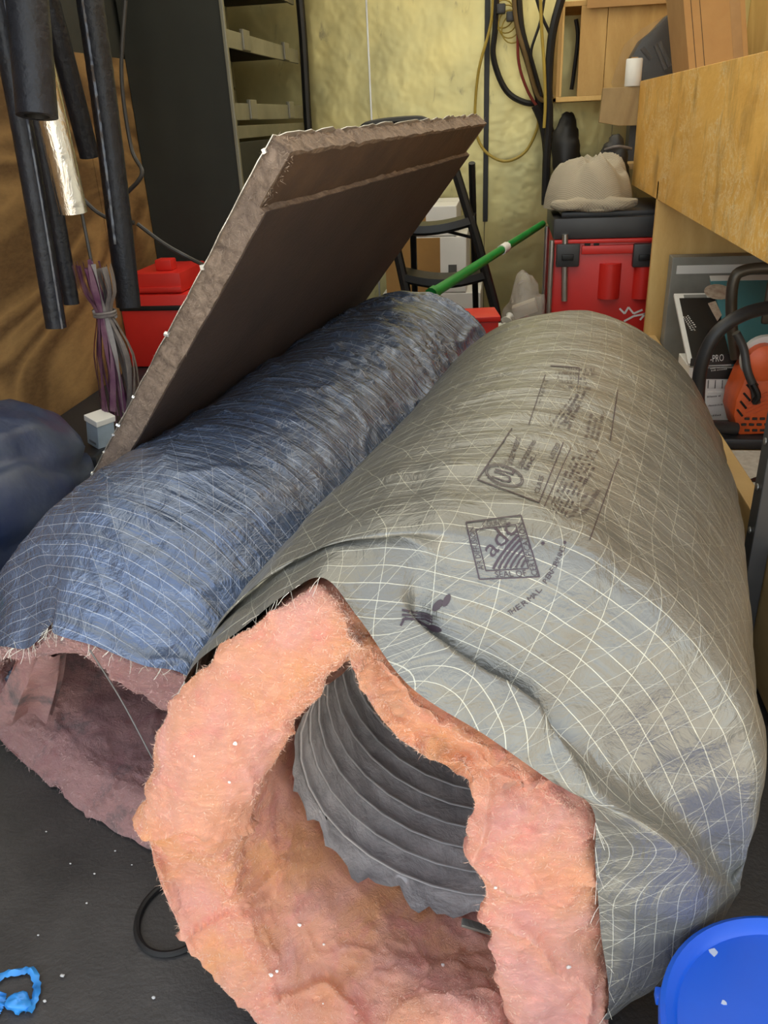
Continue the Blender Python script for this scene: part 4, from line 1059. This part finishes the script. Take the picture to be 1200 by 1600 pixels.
ink.poly(ell(1122, 456, 22, 12, .1, 20)); ink.poly([(1106, 474), (1118, 470), (1128, 492), (1121, 502), (1113, 488)]); ink.build('pale_picture', mat('picture tan', (.55, .46, .36), .6, 0, (.35, .24, .18), 60), tb2)
ink = Ink(lid_pt); ink.poly(ell(1104, 508, 10, 6, .9)); ink.build('dark_badge', BLKCARD, tb2)
gb2 = thing('grey_box', 'flat grey carton standing against the plywood divider', 'carton', (.68, 2.6, DZ))
GBY = gy + .415
G().box((gx + .005, GBY, DZ + .001), (gx + .30, 2.67, zpix(1060, 402, GBY)), .003).build('box_body', mat('grey card', (.30, .29, .25), .6), gb2, False)
G().box((gx + .02, GBY - .0015, zpix(1060, 428, GBY)), (gx + .28, GBY + .0005, zpix(1060, 415, GBY))).build('white_strip', WHITEP, gb2, False)

# orange cut off saw with black hoop handle
sy = 2.02
sw = thing('cutoff_saw', 'orange power saw with black hoop handle on the lower shelf', 'power saw', (.58, sy, DZ))
G().tube(cat_pts([aty(1215, 478, sy + .04), aty(1165, 490, sy), aty(1122, 518, sy - .01), aty(1098, 562, sy - .01), aty(1091, 610, sy), aty(1093, 645, sy), aty(1106, 664, sy + .01), aty(1150, 670, sy + .03)], 40), .0165, 12).build('hoop_handle', DKPLAST, sw)
hp = [(1150, 625), (1165, 590), (1178, 572), (1200, 560), (1235, 560), (1240, 672), (1205, 678), (1154, 680), (1146, 650)]
poly = [(aty(a, c_, sy + .03).x, aty(a, c_, sy + .03).z) for a, c_ in hp]
hs = G().prism(poly, 'y', sy + .03, sy + .15, .006).build('engine_housing', ORANGE, sw)
for r_ in range(4):
    for c_ in range(5):
        q = aty(1162 + c_ * 12 + (r_ % 2) * 5, 645 + r_ * 9, sy + .03)
        if r_ > 0: G().box(q - Vector((.006, .004, .003)), q + Vector((.006, .002, .003)), .001).build('vent_slot', BLKCARD, hs, False)
for k in range(5):
    a, c_ = aty(1152 + k * 5, 640 - k * 13, sy + .028), aty(1160 + k * 6, 650 - k * 12, sy + .028); G().tube([a, c_], .003, 6).build('vent_slot', BLKCARD, hs)
for k in range(5):
    a, c_ = aty(1165, 652 - k * 6, sy + .029), aty(1200, 636 - k * 6, sy + .029); G().tube([a, c_], .0013, 6).build('rib', ORANGE, hs)
q = aty(1192, 565, sy + .05); G().lathe(q, [(.03, -.04), (.045, -.04), (.045, .02), (.03, .026)], 24, (0, -1, 0)).build('filter_cap', mat('bright orange', (.9, .14, .03), .4), sw)
q = aty(1195, 560, sy + .06); G().lathe(q, [(.055, -.02), (.058, -.01), (.055, 0)], 28, (0, -1, 0)).build('white_guard', WHITEP, sw)
G().tube(cat_pts([aty(1150, 520, sy + .03), aty(1162, 545, sy + .03), aty(1168, 580, sy + .02), aty(1178, 605, sy + .02), aty(1182, 630, sy + .02)], 16), .010, 10).build('throttle_arm', GREYM, sw)
G().tube(cat_pts([aty(1176, 600, sy + .015), aty(1184, 618, sy + .01), aty(1178, 630, sy + .01)], 8), .008, 8).build('choke_lever', BLACKM, sw)
G().tube(cat_pts([aty(1150, 560, sy + .135), aty(1143, 500, sy + .135), aty(1146, 440, sy + .135), aty(1165, 422, sy + .135), aty(1215, 418, sy + .135)], 24), .014, 10).build('rear_guard', mat('brown grey metal', (.10, .085, .065), .4, .4), sw)
q = aty(1175, 470, sy + .15); G().box(q - Vector((-.03, .005, .06)), q + Vector((.14, .01, .05)), .008).build('blade_cover', MATS['brown grey metal'], sw)
G().box((aty(1112, 690, sy).x, sy + .0, DZ + .001), (aty(1240, 690, sy).x, sy + .15, DZ + .03), .006).build('base', DKPLAST, sw)
fm = thing('foam_slab', 'speckled white slab lying on the lower shelf', 'slab', (.6, 1.6, DZ))
G().box((XF + .05, 1.36, DZ + .001), (.80, sy - .04, DZ + .014), .003).build('slab', mat('speckled white', (.66, .64, .58), .8, 0, (.52, .50, .44), 60), fm, False)
G().box((XF + .05, 1.36, DZ + .0145), (.80, sy - .04, DZ + .016), .0005).build('top_skin', MATS['speckled white'], fm, False)
kn = thing('putty_knife', 'small dark blade lying on the white slab', 'tool', (.57, 1.68, DZ + .016))
p_ = atz(1178, 748, DZ + .02)
G().prism([(p_.x - .02, p_.y - .01), (p_.x + .03, p_.y + .03), (p_.x + .05, p_.y + .0), (p_.x + .03, p_.y - .02)], 'z', DZ + .0175, DZ + .0195).build('blade', BLACKM, kn, False)
G().tube([Vector((p_.x + .035, p_.y, DZ + .027)), Vector((p_.x + .13, p_.y - .02, DZ + .027))], .009, 8).build('handle', BLKCARD, kn)

# ------------------------------------------------------------------ upper deck things
UZ = Zb_ + .068
cy_ = 2.95
cbx = thing('cardboard_box', 'tilted cardboard box with a slot outline on the upper shelf', 'box', (.62, cy_, UZ))
a0, a1 = aty(1047, 0, cy_), aty(1165, 78, cy_)
bl, br = aty(1078, 125, cy_), aty(1170, 100, cy_)
dx = (br - bl); dx.y = 0; ux = dx.normalized(); uz = Vector((-ux.z, 0, ux.x))
def cbp(a, c_, y): return Vector((bl.x, 0, bl.z)) + ux * a + uz * c_ + Vector((0, y, 0))
Wc = dx.length; 
zlow = -(min(bl.z, br.z) - UZ) / uz.z + .02
def slab(name, a_, c0_, a2, c2_, y0, y1, mm, par):
    pl = [(cbp(a, c_, 0).x, cbp(a, c_, 0).z) for a, c_ in ((a_, c0_), (a2, c0_), (a2, c2_), (a_, c2_))]
    return G().prism(pl, 'y', y0, y1, .001).build(name, mm, par, False)
slab('box_body', 0, zlow, Wc, .34, cy_, cy_ + .28, CARD, cbx)
fx = (aty(1066, 20, cy_) - Vector((bl.x, cy_, bl.z)))
sa, sc2 = fx.dot(ux), fx.dot(uz)
for (q0, q1, q2, q3) in ((.02, .0, .022, .21), (.045, .0, .047, .21), (.02, .208, .047, .21), (.02, .0, .047, .002)):
    slab('slot_outline', q0, q1 + .02, q2, q3 + .02, cy_ - .0012, cy_ + .001, mat('slot ink', (.08, .05, .03), .8), cbx)
slab('tape', Wc * .75, zlow + .02, Wc * .92, .335, cy_ - .001, cy_ + .001, mat('brown tape', (.40, .235, .09), .5), cbx)
# black moulded case in clear film with white rolls
ky = 3.45
kc = thing('moulded_case', 'black moulded plastic case in clear film beside the cardboard box', 'case', (.55, ky, UZ))
pts_ = [(990, 170), (986, 90), (1002, 62), (1020, 48), (1046, 20), (1052, 30), (1072, 130), (1076, 170)]
G().prism([(aty(a, c_, ky).x, aty(a, c_, ky).z) for a, c_ in pts_] , 'y', ky, ky + .1, .008).build('case_body', DKPLAST, kc)
for a, c_, e, f_ in ((1003, 75, 1017, 92), (1024, 70, 1040, 108), (1030, 66, 1046, 104)):
    G().tube([aty(a, c_, ky - .001), aty(e, f_, ky - .001)], .008, 8).build('moulded_ridge', mat('ridge grey', (.08, .08, .085), .35), kc)
G().prism([(aty(a, c_, ky - .03).x, aty(a, c_, ky - .03).z) for a, c_ in ((955, 130), (975, 70), (1003, 45), (1050, 18), (1080, 140), (960, 140))], 'y', ky - .03, ky - .012, .004).build('clear_wrap', FILM, kc)
G().box((aty(990, 130, ky).x, ky, UZ), (aty(1068, 130, ky).x, ky + .1, aty(1000, 165, ky).z + .01)).build('case_base', DKPLAST, kc, False)
q = aty(990, 112, 3.273); hz = aty(990, 92, 3.273).z - ze1
wr = thing('white_roll', 'short white roll standing on the shelf end board', 'roll', (q.x, 3.273, ze1))
G().lathe((q.x, 3.273, ze1 + .001), [(.012, 0), (.026, .0), (.028, .003), (.028, hz - .003), (.026, hz), (.012, hz)], 24).build('roll_body', WHITEP, wr)
G().lathe((q.x, 3.273, ze1 + .002 + hz), [(.012, 0), (.012, .003), (.006, .003)], 16).build('roll_core', CARD, wr)

# ------------------------------------------------------------------ foreground floor
LZ = .20; lc = Vector((.283, .478, 0)); LR = .128
pl = thing('pail', 'round bright blue lidded pail at the lower right corner', 'pail', (lc.x, lc.y, 0))
G().lathe((lc.x, lc.y, .002), [(LR * .84, 0), (LR * .86, .004), (LR * .93, LZ - .03)], 56).build('pail_body', BLUE, pl)
G().lathe((lc.x, lc.y, 0), [(LR * .95, LZ - .032), (LR * .985, LZ - .030), (LR, LZ - .012), (LR * .995, LZ - .002), (LR * .96, LZ + .001), (LR * .90, LZ - .003), (LR * .87, LZ - .009), (LR * .2, LZ - .0095), (.001, LZ - .0095)], 64).build('lid', BLUE, pl)
for k in range(9):
    a = 2 * math.pi * k / 9; q = lc + Vector((math.cos(a) * LR * .985, math.sin(a) * LR * .985, LZ - .022)); G().box(q - Vector((.006, .006, .006)), q + Vector((.006, .006, .006)), .002).build('lid_tab', BLUE, pl)
spk = mat('pale smear', (.55, .62, .75), .7)
for px, s_ in (((1115, 1487), .006), ((1131, 1566), .004)):
    q = atz(*px, LZ - .0088); G().prism([(q.x + s_ * math.cos(k * .9) * R.uniform(.4, 1), q.y + s_ * math.sin(k * .9) * R.uniform(.4, 1)) for k in range(7)], 'z', LZ - .0094, LZ - .0087).build('paint_speck', spk, pl, False)
# dark rubber ring on the floor
rc = atz(278, 1432, .0)
o = G().tube([rc + Vector((.052 * math.cos(q / 40 * 6.2832), .058 * math.sin(q / 40 * 6.2832), .0045)) for q in range(41)], .0045, 8).build('rubber_ring', mat('ring rubber', (.012, .011, .011), .5))
setp(o, 'flat dark rubber ring on the floor under the pink wool', 'ring')
# scrap of blue plastic
bs = thing('plastic_scrap', 'torn scrap of light blue plastic on the dark floor', 'scrap', atz(35, 1555, 0))
LB_ = mat('light blue plastic', (.03, .22, .62), .4, 0, (.05, .32, .75), 30)
def strip3(pts, wd, name):
    P = cat_pts([atz(a, c_, .004) for a, c_ in pts], 28); rows = []
    for i, p in enumerate(P):
        d = (P[min(i + 1, 27)] - P[max(i - 1, 0)]); s = Vector((-d.y, d.x, 0)).normalized() * wd * (.6 + .5 * abs(math.sin(i * 1.3)))
        rows.append([p - s + Vector((0, 0, .001)), p + Vector((0, 0, .005 + .003 * math.sin(i))), p + s + Vector((0, 0, .002))])
    G().grid(rows).build(name, LB_, bs)
strip3([(-15, 1545), (5, 1525), (30, 1520), (50, 1518), (58, 1540), (55, 1562), (45, 1585)], .005, 'loop_strip')
cq = atz(33, 1572, .0)
G().blob(cq + Vector((0, 0, .006)), (.018, .013, .010), 24, .4, 60, 2, .002, .6).build('crumpled_tab', LB_, bs, True, 180)
strip3([(-10, 1590), (0, 1572), (3, 1555)], .006, 'loop_strip')
# flecks of wool and litter
g = G(); 
for px in ((148, 1366), (206, 1352), (136, 1412), (98, 1526), (72, 1300), (60, 1462), (180, 1330), (110, 1350), (70, 1565), (240, 1560)):
    q = atz(*px, .002); s_ = R.uniform(.0012, .0032)
    g.blob(q + Vector((0, 0, s_ * .6)), (s_, s_ * .7, s_ * .6), 8, .4, 300, px[0])
o = g.build('floor_litter', mat('litter white', (.7, .68, .64), .8)); setp(o, 'tiny pale flecks scattered on the dark floor', 'litter', None, 'stuff')
g = G(); wv = [p for i in range(80, 175) for p in PW[i]]
for px in ((375, 1165), (360, 1230), (295, 1180), (440, 1512), (425, 1530), (510, 1480), (502, 1560), (780, 1390), (895, 1515), (660, 1480), (560, 1440), (690, 1500), (470, 1450)):
    d = ray(*px).normalized(); best = None
    for p in wv:
        t_ = (p - CAMP).dot(d)
        if (CAMP + d * t_ - p).length < .006 and (best is None or t_ < best[0]): best = (t_, p)
    if best:
        s_ = R.uniform(.0010, .0026); g.blob(best[1] - d * .002, (s_, s_ * .7, s_), 8, .4, 300, px[0])
o = g.build('wool_flecks', mat('pale fleck', (.95, .88, .8), .8), iw); o['kind'] = 'stuff'
